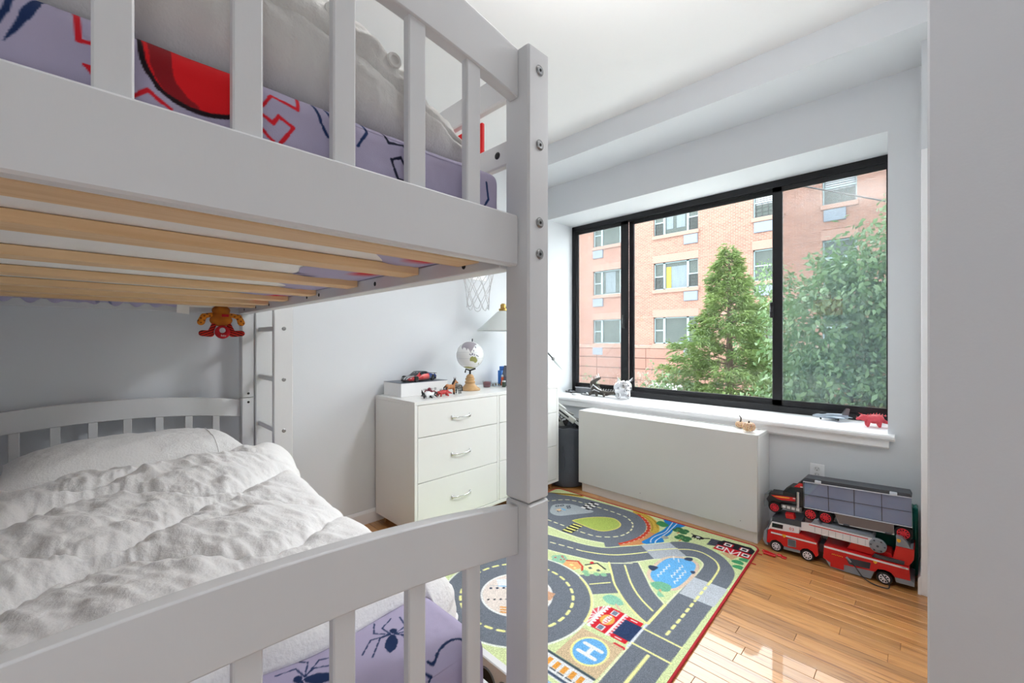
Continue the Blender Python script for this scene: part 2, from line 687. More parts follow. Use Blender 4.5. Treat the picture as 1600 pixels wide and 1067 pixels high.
def baseboard(name, axis, a0, a1, c, d, h=.088):
    prof = [(0, 0), (d * .012, 0), (d * .012, h - .018), (d * .007, h - .006), (d * .004, h), (0, h)]
    b = MB()
    if axis == 'x':
        b.prism([(c + p[0], p[1]) for p in prof], a0, a1, 'x')
    else:
        b.prism([(c + p[0], p[1]) for p in prof], a0, a1, 'y')
    return b.build(name, m_trim, kind='structure')


baseboard('baseboard_back', 'x', XL, XW, YB, -1)
baseboard('baseboard_window', 'y', 0.036, 0.70, XW, -1)
baseboard('baseboard_right', 'x', 2.765, XW, 0.0225, 1)

# ------------------------------------------------------------------ window sill
s = MB()
s.prism([(2.968, .674), (2.964, .680), (2.964, .692), (2.970, .700), (3.405, .700), (3.405, .669), (2.972, .669)], .124, 2.545, 'y')
sill = s.build('trim_2', m_trim, kind='structure')
MB().prism([(3.02, .669), (2.982, .669), (2.982, .632), (2.990, .622), (3.02, .618)], .147, 2.53, 'y').build('sill_apron', m_trim, sill)

# ------------------------------------------------------------------ window
def glass_mat(name, tint, gloss=0.06):
    m = bpy.data.materials.new(name)
    m.use_nodes = True
    nt = m.node_tree
    nt.nodes.clear()
    o = nt.nodes.new('ShaderNodeOutputMaterial')
    t = nt.nodes.new('ShaderNodeBsdfTransparent')
    t.inputs[0].default_value = (*tint, 1)
    g = nt.nodes.new('ShaderNodeBsdfGlossy')
    g.inputs['Roughness'].default_value = 0.02
    lw = nt.nodes.new('ShaderNodeLayerWeight')
    pw = nt.nodes.new('ShaderNodeMath')
    pw.operation = 'POWER'
    pw.inputs[1].default_value = 5
    nt.links.new(lw.outputs['Facing'], pw.inputs[0])
    fr = nt.nodes.new('ShaderNodeMapRange')
    fr.inputs['To Min'].default_value = gloss * .6
    fr.inputs['To Max'].default_value = .9
    nt.links.new(pw.outputs[0], fr.inputs['Value'])
    mx = nt.nodes.new('ShaderNodeMixShader')
    nt.links.new(fr.outputs[0], mx.inputs[0])
    nt.links.new(t.outputs[0], mx.inputs[1])
    nt.links.new(g.outputs[0], mx.inputs[2])
    nt.links.new(mx.outputs[0], o.inputs[0])
    return m


def veil_mat(name, col, amount):
    """Fine woven mesh: mostly open, the threads catch light."""
    m = bpy.data.materials.new(name)
    m.use_nodes = True
    nt = m.node_tree
    nt.nodes.clear()
    o = nt.nodes.new('ShaderNodeOutputMaterial')
    t = nt.nodes.new('ShaderNodeBsdfTransparent')
    d = nt.nodes.new('ShaderNodeBsdfDiffuse')
    d.inputs[0].default_value = (*lin(col), 1)
    mx = nt.nodes.new('ShaderNodeMixShader')
    n = nt.nodes.new('ShaderNodeTexNoise')
    n.inputs['Scale'].default_value = 3
    mr = nt.nodes.new('ShaderNodeMapRange')
    mr.inputs['To Min'].default_value = amount * .75
    mr.inputs['To Max'].default_value = amount * 1.25
    nt.links.new(n.outputs['Fac'], mr.inputs['Value'])
    nt.links.new(mr.outputs[0], mx.inputs[0])
    nt.links.new(t.outputs[0], mx.inputs[1])
    nt.links.new(d.outputs[0], mx.inputs[2])
    nt.links.new(mx.outputs[0], o.inputs[0])
    return m


m_glass = glass_mat('window_glass', (0.96, 0.98, 0.97))
m_screen = veil_mat('insect_screen', (130, 148, 156), 0.28)
m_screen2 = veil_mat('dusty_screen', (190, 195, 200), 0.16)
FY0, FY1, FZ0, FZ1 = 0.10, 2.522, 0.695, 2.325
f = MB()
T = .05
f.box(3.395, 3.47, FY0, FY1, FZ1 - T, FZ1, .003).box(3.395, 3.47, FY0, FY1, FZ0, FZ0 + T, .003)
f.box(3.395, 3.47, FY1 - .04, FY1, FZ0, FZ1, .003).box(3.395, 3.47, FY0, FY0 + .05, FZ0, FZ1, .003)
f.box(3.418, 3.43, FY0, FY1, FZ1 - T - .008, FZ1, .002).box(3.418, 3.43, FY0, FY1, FZ0, FZ0 + T + .008, .002)
win = f.build('window_1', m_black, kind='structure')


def sash(y0, y1, x0, x1, stile0, stile1):
    z0, z1 = FZ0 + T + .001, FZ1 - T - .001
    q = MB()
    q.box(x0, x1, y0, y0 + stile0, z0, z1, .003).box(x0, x1, y1 - stile1, y1, z0, z1, .003)
    q.box(x0, x1, y0, y1, z0, z0 + .042, .003).box(x0, x1, y0, y1, z1 - .035, z1, .003)
    so = q.build('sash', m_black, win)
    xm = (x0 + x1) / 2
    MB().box(xm - .002, xm + .002, y0 + stile0 - .004, y1 - stile1 + .004, z0 + .036, z1 - .03).build('pane', m_glass, so)
    return so


sl = sash(1.905, 2.481, 3.399, 3.417, .075, .035)
sm_ = sash(0.74, 1.915, 3.432, 3.450, .045, .05)
sr = sash(0.15, 0.782, 3.399, 3.417, .03, .062)
MB().box(3.456, 3.4575, .16, .76, .75, 2.27).build('insect_screen', m_screen, sr)
MB().box(3.456, 3.4575, 1.96, 2.47, .75, 2.27).build('insect_screen', m_screen2, sl)
m_alu = mat('aluminium', (176, 180, 186), 0.45, 0.4, var=0.05)
MB().box(3.4525, 3.463, .73, .757, .745, 2.275).box(3.4525, 3.463, .15, .175, .745, 2.275).build('screen_frame', m_alu, sr)
MB().box(3.385, 3.399, 1.932, 1.958, 1.31, 1.43, .004).box(3.378, 3.386, 1.938, 1.952, 1.35, 1.4, .003).build('latch', m_dark, sl)
MB().box(3.385, 3.399, .772, .795, 1.36, 1.47, .004).box(3.376, 3.386, .776, .79, 1.4, 1.44, .003).build('latch', m_dark, sr)

# wall outlet under the sill
t = thing('wall_outlet', 'white electrical outlet plate on the wall below the sill', 'outlet', (3.02, .462, .392))
MB().box(3.013, 3.0195, .427, .499, .394, .476, .003).build('cover_plate', m_trim, t)
m_beige = mat('outlet_face', (225, 225, 225), 0.4)
for zc in (.449, .413):
    r = MB()
    r.lathe([(.001, .0), (.0155, .0), (.0155, .004), (.001, .0042)], (3.009, .463, zc), 18, 'x').build('receptacle', m_beige, t)
    MB().box(3.0078, 3.0096, .469, .4705, zc - .002, zc + .007).box(3.0078, 3.0096, .4555, .457, zc - .001, zc + .006).box(3.0078, 3.0096, .461, .465, zc - .010, zc - .006).build('slot', m_dark, t)

# star stickers on the ceiling
def star(cx, cy, r, a, label):
    P = []
    for k in range(10):
        rr = r if k % 2 == 0 else r * .45
        P.append((cx + rr * math.cos(a + k * PI / 5), cy + rr * math.sin(a + k * PI / 5)))
    o = MB().prism(P, ZC - .003, ZC - .0002, 'z').build('star_sticker', m_star, None, loc=(cx, cy, ZC - .0002))
    tag(o, label, 'sticker', 'glow stars on the ceiling')


m_star = mat('glow_star', (214, 216, 208), 0.6)
star(1.42, 1.28, .022, .3, 'pale star sticker on the ceiling above the bed post')
star(1.01, 1.41, .02, .9, 'pale star sticker on the ceiling nearest the guard spindles')
star(1.3, 1.72, .02, .1, 'pale star sticker on the ceiling glimpsed between guard spindles')

# ------------------------------------------------------------------ bunk bed
bed = thing('bunk_bed', 'white painted wooden bunk bed with arched end boards and spindles', 'bunk bed', (.071, 1.543, 0))
PX = ((-.476, -.418), (.560, .618))
PY = ((.512, .573), (2.512, 2.573))
posts = {}
for i, (a, b) in enumerate(PX):
    for j, (c, d) in enumerate(PY):
        for k, (z0, z1) in enumerate(((0, .9015), (.9035, 1.741))):
            posts[i, j, k] = MB().box(a, b, c, d, z0, z1, .004).build('post', m_bed, bed)
# bolts in the near right post
bp = MB()
def bolt(c, axis, r, par):
    q = MB()
    s_ = -1
    q.mi = 0
    pr_ = [(.0008, .001), (r * .35, .001), (r * .36, -.002), (r * .8, -.002), (r, .0)]
    pr_ = [(p[0], p[1]) for p in pr_]
    q.lathe(pr_, c, 18, axis, caps=True)
    o = q.build('bolt', m_steel, par)
    h = MB()
    h.lathe([(.0005, 0), (r * .34, 0), (r * .34, .0006), (.0005, .0006)], (c[0] - (.0026 if axis == 'x' else 0), c[1] - (.0026 if axis == 'y' else 0), c[2]), 6, axis)
    h.build('socket', m_hole, par)
    g = MB()
    n = 20
    pts = [(c[0] + (r * 1.12 * math.cos(2 * PI * k / n) if axis != 'x' else -.0002), c[1] + (r * 1.12 * math.cos(2 * PI * k / n) if axis == 'x' else -.0002), c[2] + r * 1.12 * math.sin(2 * PI * k / n)) for k in range(n)]
    g.tube(pts, .0005, 6, closed=True).build('washer', m_steel, par)


for z in (1.700, 1.562, 1.418, 1.360):
    bolt((.590, .5115, z), 'y', .0085, posts[1, 0, 1])
for (z, k) in ((.88, 0), (.925, 1)):
    h = MB().lathe([(.0005, -.0004), (.006, -.0004), (.006, .0006), (.0005, .0006)], (.59, 2.5115, z), 12, 'y')
    h.build('bolt_hole', m_hole, posts[1, 1, k])

XA, XB_ = -.418, .560
XC_, HW = .071, .489


def arch_rail(ye, ze):
    q = MB()
    n = 28
    top, bot = [], []
    for i in range(n + 1):
        X = XA + (XB_ - XA) * i / n
        r = .044 * (1 - ((X - XC_) / HW) ** 2)
        top.append((X, ze + r))
        bot.append((X, ze - .089 + r))
    q.prism(bot + top[::-1], ye - .0115, ye + .0115, 'y')
    o = q.build('arched_rail', m_bed, bed, smooth=25)
    md = o.modifiers.new('b', 'BEVEL')
    md.width = .0025
    md.segments = 2
    md.limit_method = 'ANGLE'
    return o


RZ = (.385, 1.338)
SPX = [.4560 - .1097 * i for i in range(8)]
for j, yc in enumerate((.5485, 2.5495)):
    for k, dz in enumerate((0, .843)):
        arch_rail(yc, .894 + dz)
        MB().box(XA, XB_, yc - .0115, yc + .0115, RZ[k], RZ[k] + .093, .003).build('end_rail', m_bed, bed)
        for X in SPX:
            r = .044 * (1 - ((X - XC_) / HW) ** 2)
            MB().box(X - .0148, X + .0148, yc - .008, yc + .008, RZ[k] + .091, .810 + dz + r, .002).build('spindle', m_bed, bed)
for k, dz in enumerate((0, .843)):
    for sx in (1, -1):
        x0, x1 = (.573, .598) if sx > 0 else (-.456, -.431)
        sr_ = MB().box(x0, x1, .573, 2.512, RZ[k], RZ[k] + .093, .003).build('side_rail', m_bed, bed)
        c0, c1 = (.546, .5725) if sx > 0 else (-.4305, -.404)
        MB().box(c0, c1, .573, 2.512, RZ[k] - .002, RZ[k] + .032, .002).build('ledger', m_bed, sr_)
        if sx > 0 and dz:
            for y in (.68, 1.06, 1.45, 1.56, 2.0, 2.2, 2.4):
                MB().lathe([(.0004, -.0005), (.006, -.0005), (.006, .0004), (.0004, .0004)], (.5458, y, 1.3525), 12, 'x').build('screw_hole', m_hole, sr_)
for z0, z1 in ((1.692, 1.752), (1.557, 1.607)):
    g1 = MB().box(.599, .6175, .573, 2.19, z0, z1, .003).build('guard_rail', m_bed, bed)
    MB().box(-.4755, -.457, .573, 2.512, z0, z1, .003).build('guard_rail', m_bed, bed)
MB().lathe([(.0005, -.003), (.004, -.003), (.0075, -.0005), (.0075, .001), (.0005, .001)], (.5985, .635, 1.583), 14, 'x').build('bolt', m_dark, g1)
# slats of both bunks
for k, dz in enumerate((0, .843)):
    ys = (.63, .845, 1.16, 1.47, 1.75, 2.0, 2.2) if dz else (.63, .9, 1.2, 1.5, 1.8, 2.1, 2.4)
    for i, y in enumerate(ys):
        MB().box(-.402, .545, y, y + .066, RZ[k] + .015, RZ[k] + .0335, .0015).build('slat', m_slat, bed)
# ladder on the aisle side, far end
lad = MB().box(.6195, .705, 2.195, 2.222, 0, 1.741, .004).build('ladder', m_bed, bed)
MB().box(.6195, .705, 2.500, 2.527, 0, 1.741, .004).build('ladder_upright', m_bed, lad)
for i in range(7):
    z = .2445 * (i + 1) - .242 + .02
    MB().box(.632, .662, 2.222, 2.500, z - .0118 + .012, z + .0118 + .012, .003).build('rung', m_bed, lad)
    MB().lathe([(.0005, -.002), (.006, -.002), (.0095, -.0004), (.0095, .0006), (.0005, .0006)], (.664, 2.1945, z + .012), 14, 'y').build('bolt', m_steel, lad)

# ------------------------------------------------------------------ printed sheets
LAV = (178, 171, 196)
NAVY = (26, 48, 92)
RED = (214, 30, 44)


def spider(cv, c, d, L, col):
    """plain spider motif: two body lobes and eight bent legs; d = head direction."""
    d = np.array(d, float)
    d /= np.linalg.norm(d)
    n = np.array([-d[1], d[0]])
    c = np.array(c, float)
    P = lambda u, v: tuple(c + d * u * L + n * v * L)
    for k in range(22):
        t = k / 21
        r = (.015 + .115 * math.sin(PI * min(1, t * .96 + .02)) ** .8) * L
        q = P(-.48 + .5 * t, 0)
        cv.disc(q[0], q[1], r, r, col)
    q = P(.16, 0)
    cv.disc(q[0], q[1], .085 * L, .085 * L, col)
    for s_ in (1, -1):
        for kn, en in (((.30, .26), (.62, .10)), ((.14, .42), (.50, .46)), ((-.06, .46), (-.46, .56)), ((-.04, .26), (-.56, .34))):
            cv.line([P(.05, .05 * s_), P(kn[0], kn[1] * s_), P(en[0], en[1] * s_)], .028 * L, col)


def bed_sheet(name, x0, x1, y0, y1, z0, z1, r, cv, m, parent, xf=-.1, vf=.4, step=.0022):
    """fitted sheet: top with rounded drop on the near and right sides, printed through the canvas (unfolded)."""
    h = z1 - z0
    # profile along one axis: flat, quarter round, drop
    def prof(length):
        s_ = np.arange(0, length + .0001, step)
        return s_
    La = (x1 - x0 - r) + r * PI / 2 + (h - r)
    Lb = (y1 - y0 - r) + r * PI / 2 + (h - r)
    fine_b = np.arange(0, vf, step)
    coarse = np.arange(vf, Lb, .03)
    vb = np.concatenate([fine_b, coarse, [Lb]])            # measured from the near hem
    ua = np.concatenate([np.arange(0, xf - x0, .02), np.arange(xf - x0, La, step), [La]])             # measured from the left edge
    U, V = np.meshgrid(ua, vb, indexing='ij')

    def drop(s_, flat):      # s_: distance from far/left edge; returns horizontal, down
        t = np.clip((s_ - flat) / r, 0, PI / 2)
        over = np.maximum(s_ - flat - r * PI / 2, 0)
        return np.minimum(s_, flat) + r * np.sin(t), r * (1 - np.cos(t)) + over
    ax, dx = drop(U, x1 - x0 - r)
    ay, dy = drop(Lb - V, y1 - y0 - r)
    X = x0 + ax
    Y = y1 - ay
    D = np.maximum(dx, dy)
    # round the vertical corner
    both = np.minimum(dx, dy)
    k = np.clip(both / r, 0, 1)
    X = X - k * r * .29
    Y = Y + k * r * .29
    Z = z1 - D
    nz = fbm(U, V, 7, 1) * .004 + fbm(U, V, 22, 2) * .0016
    nz = nz * (D < h - .02)
    wav = np.clip(D / h, 0, 1)
    X = X + nz * (dx > r * .5) + .0
    Y = Y - nz * (dy > r * .5)
    Z = Z + nz * (D < r * .5)
    col = cv.at(x0 + U, y1 - (Lb - V))
    P = np.stack([X, Y, Z], -1).reshape(-1, 3)
    return np_mesh(name, P, gridF(len(ua), len(vb)), m, parent, colors=lin_np(col.reshape(-1, 3)))


m_sheet = attr_mat('printed_cotton', 0.85, bump=0.12, bs=900)
m_lining = mat('mattress_cloth', (240, 238, 236), 0.9, var=0.02, vs=10, bump=0.1, bs=120)

# upper mattress
um = thing('upper_mattress', 'thin mattress in a lavender printed sheet on the upper bunk', 'mattress', (.07, 1.54, 1.3725))
MB().box(-.412, .550, .582, 2.505, 1.3725, 1.515, .02).build('mattress', m_lining, um)
cv = Canvas(-.45, .76, .38, .72, .0011, LAV)
H0 = 1.5205
r_ = .03


def fy(z):   # front-face height -> unfolded canvas coordinate (top front edge at .575 + r)
    yy = .575
    flat = yy + r_
    d = H0 - z
    if d < r_ * 0.999:
        th = math.acos(max(-1, 1 - d / r_))
        return flat - r_ * th
    return flat - r_ * PI / 2 - (d - r_)


F_ = lambda P: [(p[0], fy(p[1])) for p in P]
cv.line(F_([(-.055, 1.478), (-.05, 1.492), (-.047, 1.512)]), .004, NAVY)
cv.poly(F_([(-.052, 1.462), (-.042, 1.478), (-.034, 1.495), (-.027, 1.516), (-.033, 1.516), (-.041, 1.497)]), NAVY)
cv.line(F_([(-.008, 1.518), (-.006, 1.486), (.006, 1.488)]), .0045, RED)
cv.poly(F_([(-.004, 1.466), (.004, 1.466), (.003, 1.456)]), RED)
ball_ = smooth_path(F_([(.037, 1.519), (.040, 1.492), (.046, 1.476), (.056, 1.463), (.071, 1.456), (.087, 1.4535), (.104, 1.455), (.122, 1.462), (.134, 1.480), (.138, 1.5), (.136, 1.519)]), 6)
cv.poly(ball_, (222, 22, 30))
cv.poly(smooth_path(F_([(.043, 1.519), (.062, 1.519), (.065, 1.486), (.073, 1.470), (.088, 1.457), (.071, 1.4585), (.056, 1.467), (.046, 1.487)]), 5), (140, 18, 28))
cv.line(ball_, .0045, (30, 14, 22))
cv.line(F_([(.03, 1.446), (.044, 1.459), (.063, 1.447)]), .004, RED)
cv.line(F_([(.15, 1.486), (.160, 1.502), (.190, 1.496), (.192, 1.514)]), .004, RED)
cv.line(F_([(.150, 1.475), (.162, 1.469), (.168, 1.480), (.185, 1.471), (.170, 1.446)]), .0045, RED)
cv.line(F_([(.150, 1.457), (.162, 1.447)]), .004, RED)
for P in ([(.212, 1.514), (.219, 1.492), (.229, 1.475)], [(.228, 1.514), (.238, 1.487), (.246, 1.468)], [(.280, 1.516), (.285, 1.501), (.270, 1.476)]):
    cv.line(F_(P), .004, NAVY)
cv.line(F_([(.31, 1.518), (.319, 1.497), (.345, 1.502), (.356, 1.475), (.345, 1.473), (.339, 1.481), (.323, 1.473), (.335, 1.447), (.36, 1.444)]), .0042, (22, 26, 50))
cv.poly(F_([(.47, 1.45), (.5, 1.447), (.5, 1.44), (.47, 1.44)]), NAVY)
cv.line(F_([(.50, 1.43), (.52, 1.46), (.515, 1.49)]), .004, NAVY)
for y in (.8, 1.2, 1.6, 2.0, 2.3):
    spider(cv, (.62, y), (1, .3), .11, NAVY)
    cv.line([(.58, y + .15), (.62, y + .18), (.66, y + .14), (.7, y + .2)], .005, RED)
us = bed_sheet('fitted_sheet', -.415, .5535, .575, 2.51, 1.374, H0, r_, cv, m_sheet, um, -.07, .20, .0012)
# the sheet's gathered edge folded under the mattress
cv2 = Canvas(-.5, .7, .4, 2.7, .005, (176, 170, 200))
for k in range(60):
    x_, y_ = RND.uniform(-.45, .6), RND.uniform(.5, 2.6)
    if RND.random() < .5:
        spider(cv2, (x_, y_), (RND.uniform(-1, 1), RND.uniform(-1, 1)), .09, NAVY)
    else:
        cv2.line([(x_, y_), (x_ + .04, y_ + .02), (x_ + .03, y_ + .06)], .006, RED if RND.random() < .5 else NAVY)
for k in range(8):
    cv2.disc(.50, .75 + k * .25, .03, .045, (212, 40, 40))
n_ = 240
ring = []
base = []
for i in range(n_ + 1):
    t_ = i / n_ * 2 * (.96 + 1.93)
    if t_ < .96: p, q = (-.412 + t_, .58), (0, 1)
    elif t_ < .96 + 1.93: p, q = (.549, .58 + t_ - .96), (-1, 0)
    elif t_ < .96 * 2 + 1.93: p, q = (.549 - (t_ - 2.89), 2.508), (0, -1)
    else: p, q = (-.412, 2.508 - (t_ - 3.85)), (1, 0)
    wv = .135 + .045 * math.sin(t_ * 9) + .03 * math.sin(t_ * 23 + 1) + (.03 if q[0] < 0 else 0)
    row = []
    for j in range(7):
        u = j / 6
        zz = 1.3722 - .0012 - .007 * abs(math.sin(t_ * 40 + u * 3)) * (u * (1 - u) * 4) * (1.6 if q == (0, -1) else .7)
        row.append((p[0] + q[0] * wv * u, p[1] + q[1] * wv * u, zz))
    ring.append(row)
ring = np.array(ring)
np_mesh('tucked_edge', ring.reshape(-1, 3), gridF(n_ + 1, 7), m_sheet, us, colors=lin_np(cv2.at(ring[..., 0], ring[..., 1]).reshape(-1, 3)))
# a bunch of the sheet hanging below the last slat by the wall, and two white sewn labels
bun = []
for i in range(121):
    u = i / 120
    X = -.40 + .72 * u
    dip = .016 + .012 * abs(math.sin(u * 31)) + .006 * math.sin(u * 77)
    row = []
    for j in range(6):
        v = j / 5
        row.append((X, 2.335 + .008 * math.sin(u * 40 + v * 2) + v * .03, 1.372 - dip * math.sin(v * PI * .85 + .2)))
    bun.append(row)
bun = np.array(bun)
np_mesh('sheet_bunch', bun.reshape(-1, 3), gridF(121, 6), m_sheet, us, colors=lin_np(cv2.at(bun[..., 0], bun[..., 1] - .3).reshape(-1, 3)))
m_paper = mat('label_cloth', (236, 236, 234), 0.8, var=0.02)
P = np.array([[(.272 + .042 * a, 2.30 + .006 * math.sin(a * 3 + b), 1.363 - .042 * b - .006 * a * b) for b in np.linspace(0, 1, 5)] for a in np.linspace(0, 1, 5)])
MB().grid(P).build('care_label', m_paper, um, smooth=60)
P = np.array([[(.315 + .085 * a, 2.305, 1.366 - .018 * b) for b in np.linspace(0, 1, 3)] for a in np.linspace(0, 1, 5)])
MB().grid(P).build('care_label', m_paper, um, smooth=60)

# grey duvet rolled along the near end of the upper bunk
m_linen = mat('grey_linen', (220, 218, 214), 0.9, var=0.05, vs=14, bump=0.2, bs=260)
dv = thing('duvet', 'grey linen duvet with round buttons folded on the upper bunk', 'duvet', (.1, .95, 1.523))
NU, NV = 260, 190
u = np.linspace(-1, 1, NU)
a = np.linspace(0, 2 * PI, NV)
U, A = np.meshgrid(u, a, indexing='ij')
end = np.sqrt(np.clip(1 - np.abs(U) ** 5, 0, 1))
xx = .115 + .475 * U
hump = .102 - .018 * (U > .2) * (U - .2) * 1.2 + .006 * np.sin(U * 5 + .4)
Hh = (hump * (.45 + .55 * end) * np.where(U > .38, 1 - (U - .38) * .95, 1))
cyy = .942
ry = .345 * (.6 + .4 * end)
cs, sn = np.cos(A), np.sin(A)
yy = cyy - ry * np.sign(cs) * np.abs(cs) ** np.where(sn < 0, .2, .6)
zz = 1.526 + Hh + Hh * np.sign(sn) * np.abs(sn) ** .75
zz = np.where(np.abs(U) > .985, 1.526 + Hh, zz)
front = np.clip(cs, 0, 1)
wr = fbm(xx + zz * 1.5, zz * 2 + yy, 9, 5) * .015 + fbm(xx * 2.2, zz * .8 + yy, 20, 6) * .008
fold = np.sin(xx * 58 + zz * 22 + 5 * fbm(xx, zz, 7, 7)) * .0075 * np.clip(1.62 - zz, 0, .1) * 10
yy = yy - (wr + fold) * front
zz = np.maximum(zz + wr * np.clip(sn, 0, 1), 1.524)
# stitched line that separates the button placket
seam_z = 1.526 + Hh * 1.02
yy = yy + .007 * np.exp(-((zz - seam_z) / .0035) ** 2) * front
P = np.stack([xx, yy, zz], -1)
du = MB().grid(P).build('duvet_cover', m_linen, dv, smooth=70)
for X in (.145, .246, .346, .045):
    k = int(np.argmin(np.abs(xx[:, 0] - X)))
    j = int(np.argmin(np.where(cs[k] > 0, np.abs(zz[k] - (seam_z[k, 0] + .034)), 9)))
    yb = yy[k, j]
    b = MB()
    b.lathe([(.0005, .002), (.006, .002), (.0075, -.0005), (.011, -.001), (.0125, .0015), (.0115, .004), (.0005, .004)], (X, yb - .003, zz[k, j]), 20, 'y')
    b.build('button', m_linen, dv, smooth=40)
# lighter corner of the inner quilt spilling out at the right
m_quilt = mat('white_quilt', (226, 226, 224), 0.9, var=0.03, vs=12, bump=0.2, bs=160)
q = np.array([[(.47 + .105 * a_, .72 + .28 * b_, 1.535 + .050 * (1 - a_ ** 2) * (1 - (b_ - .5) ** 2 * 2) + .006 * math.sin(a_ * 9 + b_ * 7)) for b_ in np.linspace(0, 1, 16)] for a_ in np.linspace(-.2, 1, 16)])
MB().grid(q).build('inner_quilt', m_quilt, dv, smooth=70)

# red hanging caddy on the guard rail
m_red = mat('red_felt', (226, 26, 30), 0.7, var=0.05)
t = thing('hanging_panel', 'bright red felt panel hung on the upper guard rail behind the bed post', 'hanging panel', (.66, .83, 1.46))
MB().box(.620, .629, .708, .99, 1.50, 1.688, .002).build('panel', m_red, t)
for y in (.82, .95):
    MB().box(.6185, .6215, y - .006, y + .006, 1.68, 1.74).build('strap', m_red, t)

# ------------------------------------------------------------------ lower bunk bedding
lm = thing('lower_mattress', 'mattress in a lavender sheet with dark blue spiders on the lower bunk', 'mattress', (.05, 1.54, .4195))
MB().box(-.412, .518, .582, 2.505, .4195, .650, .02).build('mattress', m_lining, lm)
cv = Canvas(-.45, .80, .38, 1.1, .0015, (184, 176, 206))
spider(cv, (.391, .692), (.58, .82), .082, NAVY)
spider(cv, (.246, .703), (-.75, .65), .084, NAVY)
spider(cv, (.05, .66), (.3, 1), .084, NAVY)
spider(cv, (.60, .95), (.9, .2), .11, NAVY)
cv.line(smooth_path([(.405, .599), (.4115, .592), (.431, .605), (.453, .610), (.472, .604), (.49, .583), (.50, .555)]), .0042, NAVY)
cv.line([(.392, .585), (.4, .578), (.381, .551), (.36, .52)], .0042, NAVY)
bed_sheet('fitted_sheet', -.415, .522, .577, 2.51, .424, .662, .035, cv, m_sheet, lm, .05, .52, .0018)

m_comf = mat('white_comforter', (246, 246, 246), 0.9, var=0.02, vs=10, bump=0.25, bs=140)


def pillow(name, label, c, L, Wd, H, group=None, seed=1):
    t = thing(name, label, 'pillow', (c[0], c[1], c[2]), group=group)
    n1, n2 = 110, 60
    u = np.linspace(-1, 1, n1)
    v = np.linspace(-1, 1, n2)
    U, V = np.meshgrid(u, v, indexing='ij')
    th = (1 - np.abs(U) ** 3.2) ** .6 * (1 - np.abs(V) ** 2.6) ** .65
    pin = 1 - .06 * (1 - np.abs(V)) * np.abs(U) ** 6
    X = c[0] + L / 2 * U * (1 - .05 * np.abs(V) ** 3 * 0 - .04 * (1 - V ** 2) * np.abs(U) ** 4)
    Y = c[1] + Wd / 2 * V * (1 - .06 * (1 - U ** 2) * np.abs(V) ** 4)
    wr = fbm(U * 1.2, V, 4, seed) * .008 + fbm(U * 3, V * 1.0, 6, seed + 1) * .006 * np.abs(U)
    Zt = c[2] + H * .42 + H * .58 * th + wr * th
    Zb = c[2] + H * .42 - H * .42 * th ** .7
    b = MB()
    b.grid(np.stack([X, Y, Zt], -1))
    b.grid(np.stack([X, Y, Zb], -1)[::-1])
    b.build('pillowcase', m_comf, t, smooth=80)
    # hem line near the open end
    k = int(n1 * .83)
    pts = [(X[k, j], Y[k, j], Zt[k, j] + .0012) for j in range(0, n2, 2)]
    MB().tube(pts, .0022, 6).build('hem', m_comf, t, smooth=80)
    return t


pillow('pillow', 'white pillow against the arched headboard of the lower bunk', (.135, 2.255, .664), .72, .46, .155, seed=3)

cf = thing('comforter', 'rumpled white quilted comforter spread over the lower bunk', 'comforter', (.1, 1.4, .664))
NS, NT = 460, 420
s_ = np.linspace(-.52, .86, NS)
t_ = np.linspace(0, 1, NT)
S, Tt = np.meshgrid(s_, t_, indexing='ij')
near = .757 + .012 * np.sin(S * 17) + .01 * np.sin(S * 7 + 1)
far = 1.99 + .06 * np.sin(S * 5 + .6) + .05 * (S > .3) * (S - .3) * 2
Yc = near + (far - near) * Tt
# path over the right-hand side rail
r0 = .042 + .062 * np.exp(-(Tt / .17) ** 2)
flat = .505
th = np.clip((S - flat) / r0, 0, PI / 2)
over = np.maximum(S - flat - r0 * PI / 2, 0)
over = over * np.clip(1 - (Yc - 1.6) * .6, .4, 1)
pull = np.clip(Tt / .10, 0, 1) ** .6
over = over * (.35 + .65 * pull) * (.45 + .55 * np.exp(-(Tt / .22) ** 2))
X = np.minimum(S, flat) + r0 * np.sin(th)
D = r0 * (1 - np.cos(th)) + over * .75
nX, nZ = np.sin(th), np.cos(th)
fl = flat - .0
left = -.405
X = np.where(X > flat, flat + (X - flat) * (.12 + .88 * pull), X)
X = np.where(S < left, left, X)
D = np.where(S < left, (left - S) * .8, D)
# quilting: ogee stitch lines
wob = fbm(S, Yc, 2.6, 12) * .05
g = np.full_like(S, 9.0)
for k in range(-2, 9):
    f1 = (Yc + wob) - (.66 + k * .25 + (-1) ** k * .095 * np.sin(2 * PI * (S + .14 + .6 * wob) / .58))
    g = np.minimum(g, np.abs(f1))
puff = .040 * (1 - np.exp(-(g / .045) ** .9))
wr = fbm(S * 1.0 + Yc * .7, Yc - S * .4, 13, 21, 2)
wr2 = fbm(S * 1.9 + Yc * .8, Yc * .9, 16, 23, 2)
pk = fbm(S * 3.2, Yc * .9, 17, 27, 2) * np.exp(-(g / .05))
amp = 1 - np.exp(-(g / .02))
crinkle = (wr * .014 + wr2 * .012) * (.25 + .75 * amp) + pk * .013 + fbm(S, Yc, 60, 25, 2) * .0015 - .007 * np.exp(-(g / .0045) ** 2)
big = .026 * fbm(S, Yc, 3.1, 31, 2)
base = .022 + .03 * np.clip((Yc - 1.2) / .7, 0, 1) + .03 * np.exp(-((Yc - 1.86) / .09) ** 2) * np.exp(-((S - .08) / .28) ** 2) + .030 * np.exp(-((Yc - 1.9) / .16) ** 2 - ((S - .44) / .16) ** 2)
edge = np.clip(Tt / .05, 0, 1) ** .5
edge2 = np.clip((1 - Tt) / .04, 0, 1) ** .5
